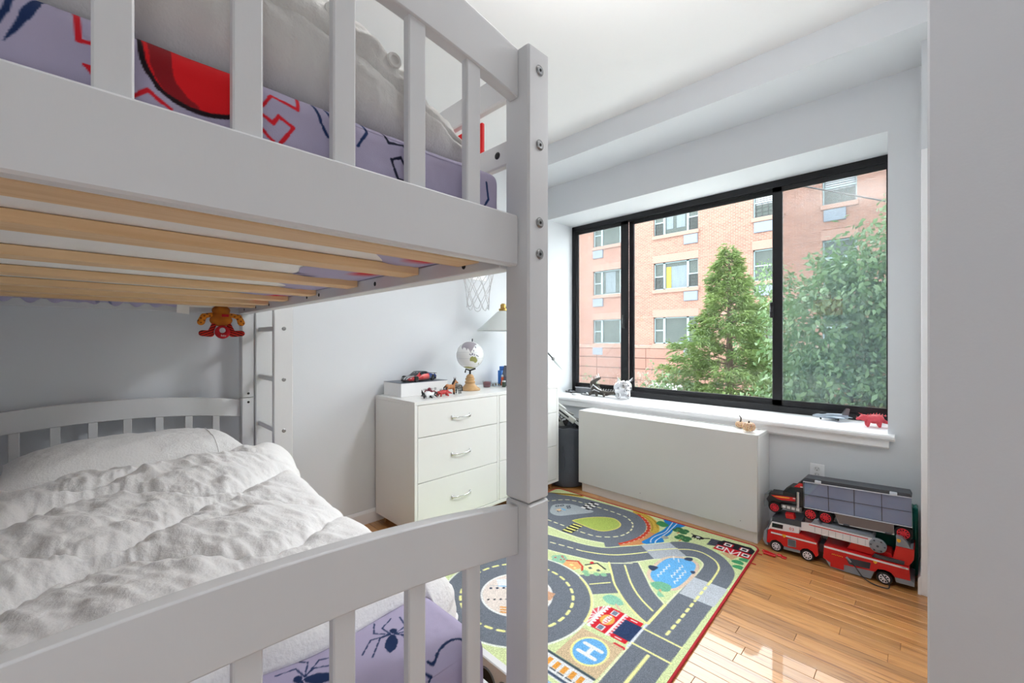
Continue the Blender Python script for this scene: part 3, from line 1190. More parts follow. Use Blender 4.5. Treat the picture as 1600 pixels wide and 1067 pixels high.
hgt = (base + puff + crinkle + big * .6 + .012) * edge * edge2
tp = np.clip((S - .30) / .24, 0, 1)
hgt = hgt * (1 - .62 * tp * tp * (3 - 2 * tp) * np.clip((Tt - .04) / .12, 0, 1) * (1 - .75 * np.clip((Yc - 1.5) / .35, 0, 1)))
hgt = np.maximum(hgt, .006)
Z = .664 - D + hgt * nZ
Xf = X + hgt * nX * .8
Xf = np.where(S < left, Xf - hgt * .2, Xf)
P = np.stack([Xf, Yc, Z], -1)
# the hem turns under and comes back to the mattress
last = P[-1]
rows_ = []
for k in range(1, 7):
    u = k / 6
    rows_.append(np.stack([last[:, 0] * (1 - u) + .526 * u, last[:, 1] + 0 * u, last[:, 2] - .018 * np.sin(PI * u) + .03 * u], -1))
P = np.concatenate([P, np.stack(rows_)], 0)
c0_ = P[:, 0]
xi_ = np.minimum(c0_[:, 0], .5205)
mz_ = .662 - np.where(xi_ > .487, .035 - np.sqrt(np.maximum(.035 ** 2 - (xi_ - .487) ** 2, 0)), 0) - .004
inner = np.stack([xi_, c0_[:, 1] + .002, np.where(c0_[:, 0] > .5205, np.minimum(c0_[:, 2], .64), mz_)], -1)
P = np.concatenate([inner[:, None], (inner * .5 + c0_ * .5 + np.array([0, -.004, 0]))[:, None], P], 1)
co = np_mesh('quilted_top', P.reshape(-1, 3), gridF(NS + 6, NT + 2), m_comf, cf)
# ------------------------------------------------------------------ play rug with a printed road map
RC, RT = (2.727, .69), math.radians(2.1)
RA, RB = (-math.cos(RT), -math.sin(RT)), (-math.sin(RT), math.cos(RT))
RU, RV = 1.72, 1.44


def rug_pt(u, v, z):
    return (RC[0] + u * RA[0] + v * RB[0], RC[1] + u * RA[1] + v * RB[1], z)


GRN, GRN2, ROAD, YEL, BLUE, SAND = (206, 218, 164), (172, 190, 96), (112, 118, 128), (238, 236, 160), (106, 176, 230), (220, 196, 174)
WHT, BLK, TEAL, ORG, REDR = (236, 236, 234), (28, 30, 36), (104, 172, 140), (232, 140, 66), (206, 36, 50)
cv = Canvas(0, RU, 0, RV, .0032, GRN)
S_ = smooth_path


def band(P, w, col, n=8):
    cv.line(S_(P, n), w, col)


# orange earth, stands and kerbs round the race track
track = S_([(.159, 1.47), (.10, 1.33), (.05, 1.181), (.036, 1.021), (.031, .878), (.045, .745), (.107, .657), (.177, .605), (.261, .576), (.351, .574), (.430, .591), (.501, .624), (.563, .684), (.606, .816), (.612, .912), (.612, 1.056), (.60, 1.2), (.55, 1.32), (.46, 1.42), (.33, 1.47)], 6, True)
cv.line(S_([(.02, .74), (.08, .62), (.17, .556), (.30, .53), (.42, .545), (.53, .60)]), .06, (206, 142, 92))
cv.line(S_([(.015, .75), (.04, .665), (.09, .598), (.16, .552), (.22, .532)]), .05, (206, 172, 70))
cv.line(S_([(.025, .75), (.05, .675), (.096, .613), (.16, .57), (.22, .548)]), .006, (150, 120, 50), dash=(.006, .014))
cv.line(S_([(.005, .75), (.03, .655), (.085, .585), (.16, .536)]), .006, (150, 120, 50), dash=(.006, .014))
cv.line(S_([(.16, 1.46), (.11, 1.37), (.06, 1.29), (.022, 1.2)]), .04, (206, 172, 70))
cv.line(S_([(.15, 1.46), (.10, 1.37), (.05, 1.29), (.012, 1.2)]), .02, (120, 92, 40), dash=(.008, .02))
kerb = S_([(.048, .722), (.097, .651), (.168, .594), (.240, .566), (.330, .560), (.39, .572), (.465, .596), (.525, .625)])
cv.line(kerb, .022, WHT)
cv.line(kerb, .022, (200, 70, 48), dash=(.020, .040))
cv.poly(track, ROAD)
cv.poly([(.561, .688), (.504, .627), (.545, .588), (.603, .653)], ROAD)
cv.line(S_([(.60, 1.2), (.612, .95), (.603, .81), (.565, .69)]), .012, (226, 232, 190))
cv.poly(S_([(.371, 1.228), (.304, 1.253), (.249, 1.223), (.205, 1.164), (.200, 1.085), (.213, .972), (.355, 1.056), (.423, 1.103), (.438, 1.146), (.422, 1.19)], 5, True), (170, 178, 184))
cv.poly(S_([(.430, 1.0), (.34, .961), (.256, .89), (.219, .814), (.261, .743), (.331, .726), (.412, .757), (.444, .804), (.444, .895)], 5, True), GRN2)
cv.line(S_([(.430, 1.0), (.34, .961), (.256, .89), (.219, .814), (.261, .743), (.331, .726), (.412, .757), (.444, .804), (.444, .895), (.43, 1.0)]), .008, (222, 210, 120))
for u, v in ((.27, 1.2), (.30, 1.22), (.25, 1.16), (.27, 1.14), (.36, 1.16)):
    cv.disc(u, v, .018, .012, (50, 56, 70))
    cv.disc(u, v, .010, .006, (170, 178, 184))
cv.poly([(.33, 1.16), (.33, 1.18), (.365, 1.19), (.365, 1.15)], (226, 190, 150))
cv.poly([(.31, 1.14), (.31, 1.17), (.33, 1.17), (.33, 1.13)], (120, 180, 220))
tc_ = S_([(.48, 1.36), (.36, 1.38), (.246, 1.311), (.185, 1.27), (.142, 1.215), (.127, 1.129), (.123, 1.016), (.123, .894), (.130, .817), (.144, .758), (.190, .698), (.240, .666), (.313, .647), (.399, .655), (.463, .692), (.516, .76), (.530, .83), (.532, .891), (.532, .99), (.531, 1.084), (.53, 1.2)])
cv.line(tc_, .009, (238, 236, 190), dash=(.026, .052))
for i in range(2):
    for j in range(6):
        c_ = WHT if (i + j) % 2 == 0 else BLK
        u0, v0 = .068 + j * .0235, 1.012 + i * .036
        cv.poly([(u0, v0), (u0 + .0235, v0), (u0 + .0235, v0 + .036), (u0, v0 + .036)], c_)
cv.poly([(.455, .970), (.449, .902), (.590, .898), (.605, .965)], (40, 44, 40))
for k in range(4):
    u0 = .462 + k * .036
    cv.poly([(u0, .968), (u0 + .016, .968), (u0 + .013, .902), (u0 - .003, .902)], (236, 232, 140))
# river, trees, cow, barn
riv = [(-.01, .56), (-.01, .43), (.04, .428), (.1, .452), (.187, .444), (.271, .452), (.317, .434), (.40, .49), (.40, .53), (.33, .522), (.236, .514), (.163, .502), (.09, .508), (.03, .548)]
cv.poly(S_(riv, 5, True), (40, 128, 200))
for dv_ in (0, .028):
    cv.line(S_([(.01, .50 - dv_), (.10, .488 - dv_ * .7), (.18, .480 - dv_ * .5), (.27, .500 - dv_), (.33, .502 - dv_), (.37, .488 - dv_)]), .0045, WHT)
cv.poly(S_([(.095, .575), (.04, .566), (.07, .50), (.12, .522)], 5, True), (66, 140, 84))
for (u, v) in ((.095, .415), (.185, .368)):
    for du, dv_, r1 in ((0, 0, .03), (.012, .022, .024), (-.014, -.02, .026), (.018, -.022, .022), (-.02, .018, .022)):
        cv.disc(u + du, v + dv_, r1, r1, (58, 112, 72))
    for k in range(7):
        cv.disc(u + RND.uniform(-.03, .03), v + RND.uniform(-.03, .03), .006, .005, (110, 160, 96))
    cv.line([(u + .03, v), (u + .05, v + .004)], .008, (190, 120, 70))
cv.disc(.252, .452, .022, .02, (160, 168, 160))
cv.poly(S_([(.11, .338), (.092, .325), (.095, .285), (.11, .27), (.13, .285), (.128, .33)], 5, True), BLK)
cv.disc(.112, .305, .009, .012, WHT)
for v in (.288, .300, .318, .330): cv.line([(.12, v), (.142, v)], .006, BLK)
cv.line([(.105, .275), (.085, .25)], .012, BLK)
cv.line([(.10, .33), (.09, .35)], .008, BLK)
cv.poly([(.173, .236), (.074, .240), (.068, .186), (.155, .186)], (64, 64, 76))
for k in range(4): cv.line([(.085 + k * .024, .236), (.085 + k * .022, .19)], .004, (120, 120, 140))
cv.poly([(.127, .192), (.095, .2), (.05, .176), (.041, .035), (.08, .0), (.127, .004)], (34, 34, 42))
cv.poly([(.195, .196), (.124, .188), (.124, .008), (.195, .006)], (196, 26, 40))
cv.poly([(.112, .165), (.072, .165), (.072, .115), (.112, .115)], (196, 26, 40))
cv.poly([(.112, .082), (.072, .082), (.072, .035), (.112, .035)], (196, 26, 40))
for u, v in ((.157, .166), (.093, .142), (.093, .058), (.158, .036)):
    cv.poly([(u - .019, v - .019), (u + .019, v - .019), (u + .019, v + .019), (u - .019, v + .019)], WHT)
    cv.poly([(u - .010, v - .011), (u + .010, v - .011), (u + .010, v + .011), (u - .010, v + .011)], BLK)
for a, b in (((.196, .138), (.136, .138)), ((.136, .138), (.196, .102)), ((.196, .102), (.136, .102)), ((.136, .066), (.196, .102)), ((.136, .066), (.196, .066))):
    cv.line([a, b], .007, WHT)
cv.poly([(.218, .150), (.197, .118), (.197, .060), (.262, .078)], (206, 170, 130))
for u, v in ((.262, .044), (.214, .020), (.315, .026)):
    cv.poly(S_([(u + .02, v + .026), (u - .004, v + .03), (u - .022, v), (u - .004, v - .024), (u + .02, v - .02)], 4, True), (70, 154, 104))
# main road round the pond
up_ = [(.75, 1.3), (.705, 1.05), (.677, .898), (.652, .761), (.606, .656), (.525, .588), (.439, .516), (.284, .405), (.222, .33), (.208, .237), (.25, .138), (.32, .069), (.39, .03), (.461, .018), (.566, .017), (.757, .024), (1.101, .030), (1.344, .034), (1.8, .04)]
lo_ = [(1.8, .18), (1.478, .184), (1.21, .186), (1.072, .188), (.67, .178), (.566, .171), (.445, .172), (.396, .188), (.372, .23), (.396, .272), (.428, .303), (.539, .390), (.657, .471), (.740, .549), (.775, .62), (.808, .728), (.845, .867), (.875, 1.05), (.91, 1.3)]
cv.poly(S_(up_, 6) + S_(lo_, 6), ROAD)
cv.line(S_(up_[:8], 6), .009, (222, 232, 184))
cv.line(S_(lo_, 6), .008, (230, 234, 196))
ctr = S_([(.82, 1.25), (.79, 1.05), (.763, .905), (.745, .821), (.729, .733)])
cv.line(ctr, .009, (238, 236, 190), dash=(.03, .055))
cv.line(S_([(.729, .733), (.692, .647), (.644, .574), (.575, .513), (.495, .456), (.410, .400), (.340, .334), (.300, .284), (.288, .222), (.325, .147), (.383, .108), (.445, .097), (.535, .094)]), .009, YEL)
cv.line([(.545, .094), (.80, .097), (.975, .099), (1.08, .103)], .012, YEL, dash=(.026, .05))
cv.poly([(.439, .516), (.294, .405), (.389, .273), (.538, .391)], (178, 184, 192))
cv.poly([(.570, .172), (.570, .012), (.757, .018), (.757, .173)], (190, 196, 204))
cv.line([(.47, .456), (.335, .345)], .009, YEL)
cv.line([(.57, .095), (.757, .097)], .012, YEL, dash=(.026, .05))
# pond
pond = S_([(.497, .345), (.445, .309), (.422, .253), (.438, .209), (.505, .190), (.643, .189), (.742, .212), (.745, .290), (.696, .342), (.611, .352)], 5, True)
cv.line(pond + [pond[0]], .035, SAND)
cv.poly(pond, BLUE)
for (u0, v0, u1, v1) in ((.69, .308, .537, .305), (.649, .254, .499, .251), (.692, .223, .539, .221)):
    cv.line([(u0 + (u1 - u0) * k / 9, v0 + (v1 - v0) * k / 9 + (.006 if k % 2 else -.006)) for k in range(10)], .005, WHT)
for du in (0, .03): cv.line([(.44 + du * .3, .325 - du), (.47 + du * .3, .310 - du)], .005, WHT)
for P in ([(.640, .378), (.615, .382), (.604, .360), (.606, .340), (.655, .347)], [(.430, .27), (.40, .268), (.388, .240), (.424, .236)], [(.535, .2), (.519, .199), (.516, .181), (.545, .182)]):
    cv.poly(S_(P, 4, True), (60, 72, 96))
cv.poly(S_([(.770, .307), (.725, .279), (.725, .225), (.778, .215), (.80, .26)], 5, True), (120, 184, 150))
cv.line([(.79, .25), (.845, .235)], .012, (200, 170, 130))
cv.poly([(.80, .255), (.86, .24), (.83, .21)], (140, 196, 160))
# connecting roads
cl = S_([(.735, .556), (.828, .486), (.891, .438), (.949, .376), (.998, .314), (1.04, .244), (1.063, .190)])
cr_ = S_([(.629, .438), (.727, .353), (.820, .273), (.887, .186)])
cv.poly(cl + cr_[::-1], ROAD)
cv.line(cl, .009, YEL)
cv.line(cr_, .007, (230, 234, 196))
cv.line(S_([(.703, .480), (.835, .377), (.914, .293), (.966, .209)]), .009, YEL)
cv.line([(.66, .46), (.735, .545)], .008, (230, 234, 196))
cv.poly([(.945, .605), (.823, .498), (.949, .385), (1.048, .475)], ROAD)
cv.line([(.978, .522), (.899, .457)], .008, YEL)
cv.line(cl[:24], .009, YEL)
# little houses and bushes
for du, dv_, r1 in ((0, 0, .03), (.02, .03, .026), (-.02, .025, .028), (.0, .05, .022)):
    cv.disc(.885 + du, .75 + dv_, r1, r1, (150, 196, 166))
for k in range(5): cv.disc(.87 + RND.uniform(-.02, .03), .77 + RND.uniform(-.02, .03), .006, .006, (200, 90, 90))
cv.poly([(.925, .725), (.875, .735), (.845, .675), (.885, .632), (.925, .655)], (238, 176, 120))
cv.line([(.872, .735), (.838, .685), (.865, .640), (.90, .618)], .011, (206, 74, 58))
cv.poly([(.90, .70), (.885, .70), (.885, .68), (.90, .68)], (250, 226, 150))
cv.disc(.905, .66, .008, .008, (250, 226, 150))
cv.poly([(.862, .626), (.80, .618), (.787, .570), (.828, .538), (.878, .585)], (242, 236, 168))
cv.line([(.842, .635), (.785, .598), (.808, .535)], .009, (50, 54, 60))
cv.disc(.80, .622, .012, .010, (206, 50, 60))
for u, v in ((.847, .60), (.838, .556)):
    cv.poly([(u, v - .012), (u + .016, v - .004), (u + .010, v + .012), (u - .008, v + .006)], (96, 100, 104))
for u, v in ((.90, .60), (.915, .58), (.88, .545), (.86, .515)): cv.disc(u, v, .016, .016, (140, 190, 150))
cv.poly(S_([(1.032, .42), (.990, .410), (.982, .365), (1.015, .325), (1.052, .37)], 5, True), (140, 196, 170))
cv.line([(1.035, .35), (1.06, .315)], .010, (216, 180, 160))
# fire station
cv.poly([(1.068, .366), (1.068, .288), (1.238, .288), (1.238, .366)], REDR)
cv.poly(S_([(1.078, .374), (1.10, .396), (1.153, .412), (1.205, .398), (1.228, .374)], 6), (214, 84, 96))
for a in range(6):
    cv.line([(1.153, .374), (1.153 + .075 * math.cos(PI * (a + .5) / 6), .374 + .036 * math.sin(PI * (a + .5) / 6))], .006, WHT)
cv.line([(1.068, .370), (1.238, .370)], .010, WHT)
cv.line([(1.068, .284), (1.238, .284)], .010, WHT)
for k in range(9): cv.disc(1.072 + k * .0205, .363, .007, .007, WHT)
for u in (1.094, 1.214):
    cv.poly([(u - .017, .338), (u + .017, .338), (u + .017, .308), (u - .017, .308)], WHT)
    cv.poly([(u - .013, .334), (u + .013, .334), (u + .013, .312), (u - .013, .312)], (120, 130, 150))
cv.disc(1.154, .326, .036, .030, (232, 172, 84))
cv.disc(1.154, .326, .034, .013, WHT)
for k, (a, b) in enumerate(((0, 0), (1, 1), (2, 0), (3, 1))):
    u = 1.132 + k * .014
    cv.line([(u, .333), (u, .319), (u + .008, .319 + .007 * b)], .003, REDR)
cv.poly([(1.072, .279), (1.072, .200), (1.236, .200), (1.236, .279)], REDR)
cv.poly([(1.100, .270), (1.100, .190), (1.212, .190), (1.212, .270)], (44, 62, 98))
for k in range(9): cv.disc(1.080 + k * .019, .274, .006, .006, (240, 200, 210))
cv.line([(1.086, .25), (1.086, .225)], .006, WHT)
cv.line([(1.224, .25), (1.224, .225)], .006, WHT)
cv.line([(1.262, .230), (1.262, .196)], .018, (206, 44, 56))
cv.line([(1.05, .188), (1.24, .188)], .010, (214, 220, 232))
# helipad
cv.poly([(1.268, .376), (1.262, .192), (1.462, .192), (1.458, .376)], (206, 182, 148))
cv.disc(1.360, .283, .081, .072, YEL)
cv.disc(1.360, .283, .072, .063, (108, 172, 226))
cv.line([(1.335, .320), (1.335, .247)], .017, WHT)
cv.line([(1.385, .319), (1.385, .247)], .017, WHT)
cv.line([(1.335, .283), (1.385, .283)], .017, WHT)
# railway
cv.poly([(1.466, .44), (1.466, .195), (1.56, .195), (1.56, .5)], (222, 224, 226))
cv.line([(1.467, .42), (1.467, .200)], .012, (70, 84, 92))
cv.line([(1.548, .5), (1.548, .215)], .012, (70, 84, 104))
for k in range(8):
    v = .222 + k * .0345
    cv.poly([(1.485, v), (1.522, v), (1.522, v + .019), (1.485, v + .019)], (226, 156, 70))
    cv.line([(1.528, v - .002), (1.528, v + .021)], .005, BLK)
cv.poly([(1.58, .36), (1.58, .25), (1.66, .25), (1.66, .36)], (150, 190, 222))
# roundabout
gc = (1.277, .735)
cv.disc(gc[0], gc[1], .356, .356, (226, 232, 220))
cv.disc(gc[0], gc[1], .346, .346, ROAD)
arc = [(gc[0] + .348 * math.cos(a), gc[1] + .348 * math.sin(a)) for a in np.linspace(math.radians(205), math.radians(262), 20)]
cv.line(arc, .011, YEL)
cv.line([(gc[0] + .263 * math.cos(a), gc[1] + .263 * math.sin(a)) for a in np.linspace(0, 2 * PI, 120)], .013, YEL, dash=(.028, .056))
cv.disc(gc[0], gc[1], .170, .170, (232, 232, 230))
cv.disc(gc[0], gc[1], .160, .160, (226, 214, 206))
cv.poly([(gc[0] - .12, gc[1] - .10), (gc[0] - .16, gc[1]), (gc[0] - .02, gc[1] + .155), (gc[0] + .02, gc[1] + .10)], (226, 230, 236))
cv.poly([(1.155, .60), (1.21, .585), (1.26, .65), (1.18, .70)], (206, 160, 130))
cv.poly([(1.30, .85), (1.33, .885), (1.27, .82), (1.26, .79)], (120, 176, 214))
for k in range(4): cv.disc(1.33 - k * .022, .855 - k * .022, .007, .007, (50, 60, 84))
for k in range(5): cv.disc(1.40 - k * .02, .80 - k * .02, .006, .005, (50, 54, 60))
for k in range(3): cv.line([(1.40 + k * .012, .72 - k * .012), (1.36 + k * .012, .66 - k * .012)], .010, (224, 160, 90))

# road marks at the near end
cv.line([(1.102, .186), (1.105, .030)], .009, YEL)
cv.line([(1.210, .184), (1.212, .030)], .009, YEL)
cv.line([(1.232, .108), (1.8, .112)], .013, YEL)
cv.line([(.885, .186), (1.06, .188)], .013, YEL)
cv.poly([(0, -.01), (0, .008), (1.8, .022), (1.8, -.01)], GRN)

m_rug = attr_mat('printed_pile', 0.95, bump=0.35, bs=500, speck=0.3, spec=0.15)
rug = thing('play_rug', 'road map play rug with racetrack, pond and helipad, bound in red', 'rug', (RC[0], RC[1], 0))
UU, VV = np.meshgrid(cv.xs, cv.ys, indexing='ij')
V3 = np.stack([RC[0] + UU * RA[0] + VV * RB[0], RC[1] + UU * RA[1] + VV * RB[1], np.full_like(UU, .0085)], -1).reshape(-1, 3)
F4 = gridF(cv.nx, cv.ny)
rr = .045
cu_, cv_ = np.minimum(UU, RU - UU).ravel(), np.minimum(VV, RV - VV).ravel()
cut = (cu_ < rr) & (cv_ < rr) & (np.hypot(rr - cu_, rr - cv_) > rr)
F4 = F4[~cut[F4].any(1)]
np_mesh('pile', V3, F4, m_rug, rug, colors=lin_np(cv.a.reshape(-1, 3)), smooth=False)
m_bind = mat('red_binding', (190, 24, 42), 0.85, var=0.2, vs=90, bump=0.4, bs=400)
pts = []
for (cu, cw, a0) in ((rr, rr, PI), (RU - rr, rr, 1.5 * PI), (RU - rr, RV - rr, 0), (rr, RV - rr, .5 * PI)):
    for k in range(7):
        a = a0 + PI / 2 * k / 6
        pts.append(rug_pt(cu + rr * math.cos(a), cw + rr * math.sin(a), .006))
P2_ = []
for a, b in zip(pts, pts[1:] + pts[:1]):
    n = max(1, int(math.dist(a, b) / .03))
    for k in range(n):
        P2_.append(tuple(a[i] + (b[i] - a[i]) * k / n for i in range(3)))
MB().tube(P2_, .0058, 8, closed=True).build('binding', m_bind, rug, smooth=60)
for u in (.212, .075):
    MB().box(-.004, .004, -.022, 0, 0, .002, M=Matrix.Translation(rug_pt(u, -.006, .001))).build('stitch_tag', m_bind, rug)

# ------------------------------------------------------------------ radiator cover
rc = thing('radiator_cover', 'long white box cover over the radiator under the window', 'radiator cover', (2.88, 1.345, 0))
m_cover_shaded = mat('cover_front_shaded', (214, 213, 211), 0.22, var=0.03, vs=2)  # greyer than the other panels: the front's shade is put into its colour
MB().box(2.7555, 2.773, .7095, 1.9805, .0735, .6445, .0015).build('front_panel', m_cover_shaded, rc)
MB().box(2.774, 3.012, .7095, 1.9805, .626, .6445, .0015).build('top_panel', m_white, rc)
for a, b in ((.7095, .728), (1.962, 1.9805)):
    MB().box(2.774, 3.012, a, b, .0735, .6255, .001).build('side_panel', m_white, rc)
for a, b in ((.716, .735), (1.945, 1.965)):
    MB().box(2.781, 3.01, a, b, 0, .073, .001).build('plinth_end', m_white, rc)
MB().box(2.784, 2.797, .735, 1.945, 0.0005, .073).build('plinth', m_white, rc)
MB().box(2.80, 3.0, .75, 1.94, .08, .60).build('heater_unit', m_dark, rc)
m_grille = mat('grille_white', (214, 214, 214), 0.4)
MB().box(2.935, 2.95, .74, 1.95, .6446, .6475, .0008).box(2.985, 3.0, .74, 1.95, .6446, .6475, .0008).build('top_strip', m_grille, rc)
for y in (.80, 1.45): MB().lathe([(.0004, 0), (.003, 0), (.003, .001), (.0004, .001)], (2.7548, y, .12), 8, 'x').build('screw', m_steel, rc)

# ------------------------------------------------------------------ dresser
dr = thing('dresser', 'wide white six drawer dresser with silver handles and wooden legs', 'dresser', (2.015, 2.36, 0))
DX0, DX1, DY0, DY1, DZ0, DZ1 = 1.344, 2.69, 2.130, 2.600, .062, .839
MB().box(DX0, DX1, DY0, DY1, DZ1 - .021, DZ1, .0015).build('top_panel', m_white, dr)
for a, b in ((DX0, DX0 + .021), (DX1 - .021, DX1)):
    MB().box(a, b, DY0, DY1, DZ0, DZ1 - .0215, .0012).build('side_panel', m_white, dr)
MB().box(DX0 + .0215, DX1 - .0215, DY0, DY1, DZ0, DZ0 + .021, .001).box(DX0 + .0215, DX1 - .0215, DY1 - .01, DY1, DZ0 + .022, DZ1 - .022).box(2.009, 2.027, DY0 + .002, DY1 - .012, DZ0 + .022, DZ1 - .022, .001).build('carcass', m_white, dr)
m_gap = mat('drawer_inside', (150, 150, 148), 0.7)
MB().box(DX0 + .0225, DX1 - .0225, DY0 + .03, DY0 + .035, DZ0 + .022, DZ1 - .022).build('drawer_boxes', m_gap, dr)
for c0, c1 in ((1.3675, 2.0065), (2.0295, 2.6665)):
    for z0, z1 in ((.0865, .3525), (.3565, .6215), (.6255, .8155)):
        d = MB().box(c0, c1, DY0 + .001, DY0 + .02, z0, z1, .0012).build('drawer', m_white, dr)
        xm, zm = (c0 + c1) / 2, (z0 + z1) / 2
        pts, rs = [], []
        for k in range(15):
            t = k / 14
            pts.append((xm - .072 + .144 * t, DY0 - .004 - .024 * math.sin(PI * t) ** .7, zm - .004))
            rs.append(.0035 + .0045 * abs(2 * t - 1) ** 2)
        h = MB().tube(pts, rs, 10)
        for sg in (-1, 1):
            h.box(xm + sg * .072 - .006, xm + sg * .072 + .006, DY0 - .007, DY0 + .0008, zm - .016, zm + .008, .002)
        h.build('handle', m_chrome, d, smooth=50)
for (a, b, sx, sy) in ((DX0 + .06, DY0 + .06, -1, -1), (DX1 - .06, DY0 + .06, 1, -1), (DX0 + .06, DY1 - .06, -1, 1), (DX1 - .06, DY1 - .06, 1, 1)):
    q = MB()
    q.add([(a + i * .017, b + j * .017, .0615) for i in (-1, 1) for j in (-1, 1)] + [(a + sx * .014 + i * .009, b + sy * .008 + j * .009, 0.0) for i in (-1, 1) for j in (-1, 1)],
          [(0, 2, 3, 1), (4, 5, 7, 6), (0, 1, 5, 4), (2, 6, 7, 3), (0, 4, 6, 2), (1, 3, 7, 5)])
    q.build('leg', m_oakleg, dr)

# ------------------------------------------------------------------ things on the dresser
m_box = mat('box_card', (232, 232, 232), 0.5, var=0.01)
m_boxtop = mat('box_lid_grey', (96, 104, 116), 0.35, var=0.1)
m_ink = mat('grey_ink', (80, 84, 92), 0.6)
bx = thing('presentation_box', 'flat white box with a dark lid at the left end of the dresser', 'box', (1.575, 2.475, .839))
MB().box(1.394, 1.756, 2.365, 2.585, .8395, .926, .0015).build('box_base', m_box, bx)
MB().box(1.394, 1.756, 2.365, 2.585, .9262, .9285, .0006).build('lid', m_boxtop, bx)
text_obj('lettering', 'UNITED', .017, m_ink, bx, (1.595, 2.3645, .875), (PI / 2, 0, 0), space=1.25)
e = MB()
e.lathe([(.009, -.0002), (.0098, -.0002), (.0098, .0002), (.009, .0002)], (1.652, 2.3646, .875), 20, 'y', caps=False)
for k in (-1, 0, 1):
    e.tube([(1.652 + k * .005 + .0036 * math.cos(t), 2.3645, .875 + .0085 * math.sin(t)) for t in np.linspace(-PI / 2, PI / 2, 8)], .0006, 4)
e.tube([(1.643, 2.3645, .875), (1.661, 2.3645, .875)], .0006, 4).tube([(1.644, 2.3645, .880), (1.660, 2.3645, .880)], .0006, 4)
e.build('globe_emblem', m_ink, bx)

m_car = attr_mat('car_paint', 0.22, spec=0.6)
m_tyre = mat('tyre_rubber', (24, 24, 25), 0.75)
m_cabin = mat('tinted_window', (28, 34, 40), 0.08)
m_tail = mat('lamp_plastic', (200, 206, 210), 0.2)


def model_car(name, label, loc, rz, L, colfn, rim, group=None, spoke=True):
    """Low sports coupe; local +x is forward."""
    t = thing(name, label, 'toy car', loc, rz, group, local=True)
    Wd, H = L * .43, L * .245
    nx, ny = 41, 15
    P = []
    for i in range(nx):
        u = i / (nx - 1)
        x = (u - .5) * L
        # side profile: deck height
        deck = np.interp(u, [0, .04, .12, .25, .38, .52, .62, .72, .9, .97, 1], [.42, .58, .64, .80, .97, 1.0, .80, .58, .46, .34, .22]) * H
        belt = np.interp(u, [0, .1, .3, .6, .75, .92, 1], [.52, .60, .60, .54, .52, .42, .24]) * H
        hw = Wd / 2 * np.interp(u, [0, .06, .25, .55, .78, .93, 1], [.78, .95, 1.0, .90, .97, .86, .56])
        row = []
        for j in range(ny):
            v = j / (ny - 1) * 2 - 1
            a = abs(v)
            if a > .8:      # flanks
                k = (a - .8) / .2
                y = hw
                z = belt * (1 - k) + H * .13 * k
                y = hw * (1 - .06 * k)
            elif a > .55:   # shoulder
                k = (a - .55) / .25
                y = hw * (.62 + .38 * k)
                z = deck * .985 + (belt - deck * .985) * k ** 1.1
            else:
                y = hw * .62 * a / .55
                z = deck - .03 * H * (a / .55) ** 2
            row.append((x, y * (1 if v > 0 else -1), z))
        P.append(row)
    P = np.array(P)
    b = MB()
    b.grid(P)
    b.box(-L * .46, L * .44, -Wd * .40, Wd * .40, H * .10, H * .26)
    body = b.build('body', m_car, t, smooth=50)
    me = body.data
    a = me.color_attributes.new('print', 'FLOAT_COLOR', 'POINT')
    cols = lin_np(np.array([colfn(v.co.x / L, v.co.y / Wd, v.co.z / H) for v in me.vertices]))
    a.data.foreach_set('color', np.concatenate([cols, np.ones((len(cols), 1))], 1).astype(np.float32).ravel())
    # glass: windscreen, side and rear windows sit just above the shell
    g = MB()
    def patch(i0, i1, j0, j1, off):
        Q = P[i0:i1 + 1, j0:j1 + 1].copy()
        n = Q - np.array([0, 0, H * .3])
        n /= np.linalg.norm(n, axis=-1, keepdims=True)
        g.grid(Q + n * off)
    patch(24, 29, 4, 10, L * .003)
    patch(9, 13, 5, 9, L * .003)
    patch(14, 25, 2, 3, L * .003)
    patch(14, 25, 11, 12, L * .003)
    g.build('window_glass', m_cabin, t, smooth=60)
    for sx in (-.30, .315):
        for sy in (-1, 1):
            r = H * .285
            w = MB()
            y0, y1 = sorted((sy * Wd * .36, sy * Wd * .492))
            w.lathe([(r * .6, y0), (r * .96, y0), (r, y0 + .1 * (y1 - y0)), (r, y1 - .1 * (y1 - y0)), (r * .96, y1), (r * .6, y1)], (sx * L, 0, r), 20, 'y')
            wo = w.build('wheel', m_tyre, t, smooth=40)
            h = MB()
            yo = sy * Wd * .494
            for k in range(6):
                an = k * PI / 3
                h.tube([(sx * L, yo, r), (sx * L + r * .66 * math.cos(an), yo, r + r * .66 * math.sin(an))], r * .09, 6)
            h.lathe([(r * .66, -L * .002), (r * .74, -L * .002), (r * .74, L * .002), (r * .66, L * .002)], (sx * L, yo, r), 18, 'y', caps=False)
            h.build('rim', rim, wo)
    l = MB()
    for sy in (-1, 1):
        l.ball((L * .43, sy * Wd * .30, H * .37), (L * .03, Wd * .06, H * .035), 10, 6)
    l.build('headlamp', m_tail, t, smooth=60)
    s_ = MB().box(-L * .49, -L * .44, -Wd * .42, Wd * .42, H * .66, H * .70, L * .003).box(-L * .475, -L * .455, -Wd * .3, -Wd * .27, H * .55, H * .66).box(-L * .475, -L * .455, Wd * .27, Wd * .3, H * .55, H * .66)
    s_.build('spoiler', m_dark, t)
    return t


def racer(u, v, z):
    if z < .24: return (22, 22, 26)
    if u < -.17: return (30, 52, 110)
    if z > .84: return (70, 76, 84)
    if u > .06:
        if .02 < v < .10 or -.16 < v < -.10: return (224, 224, 228)
        return (176, 40, 46) if v > .16 else (36, 34, 44)
    return (206, 44, 44) if abs(v) > .2 else (60, 64, 72)


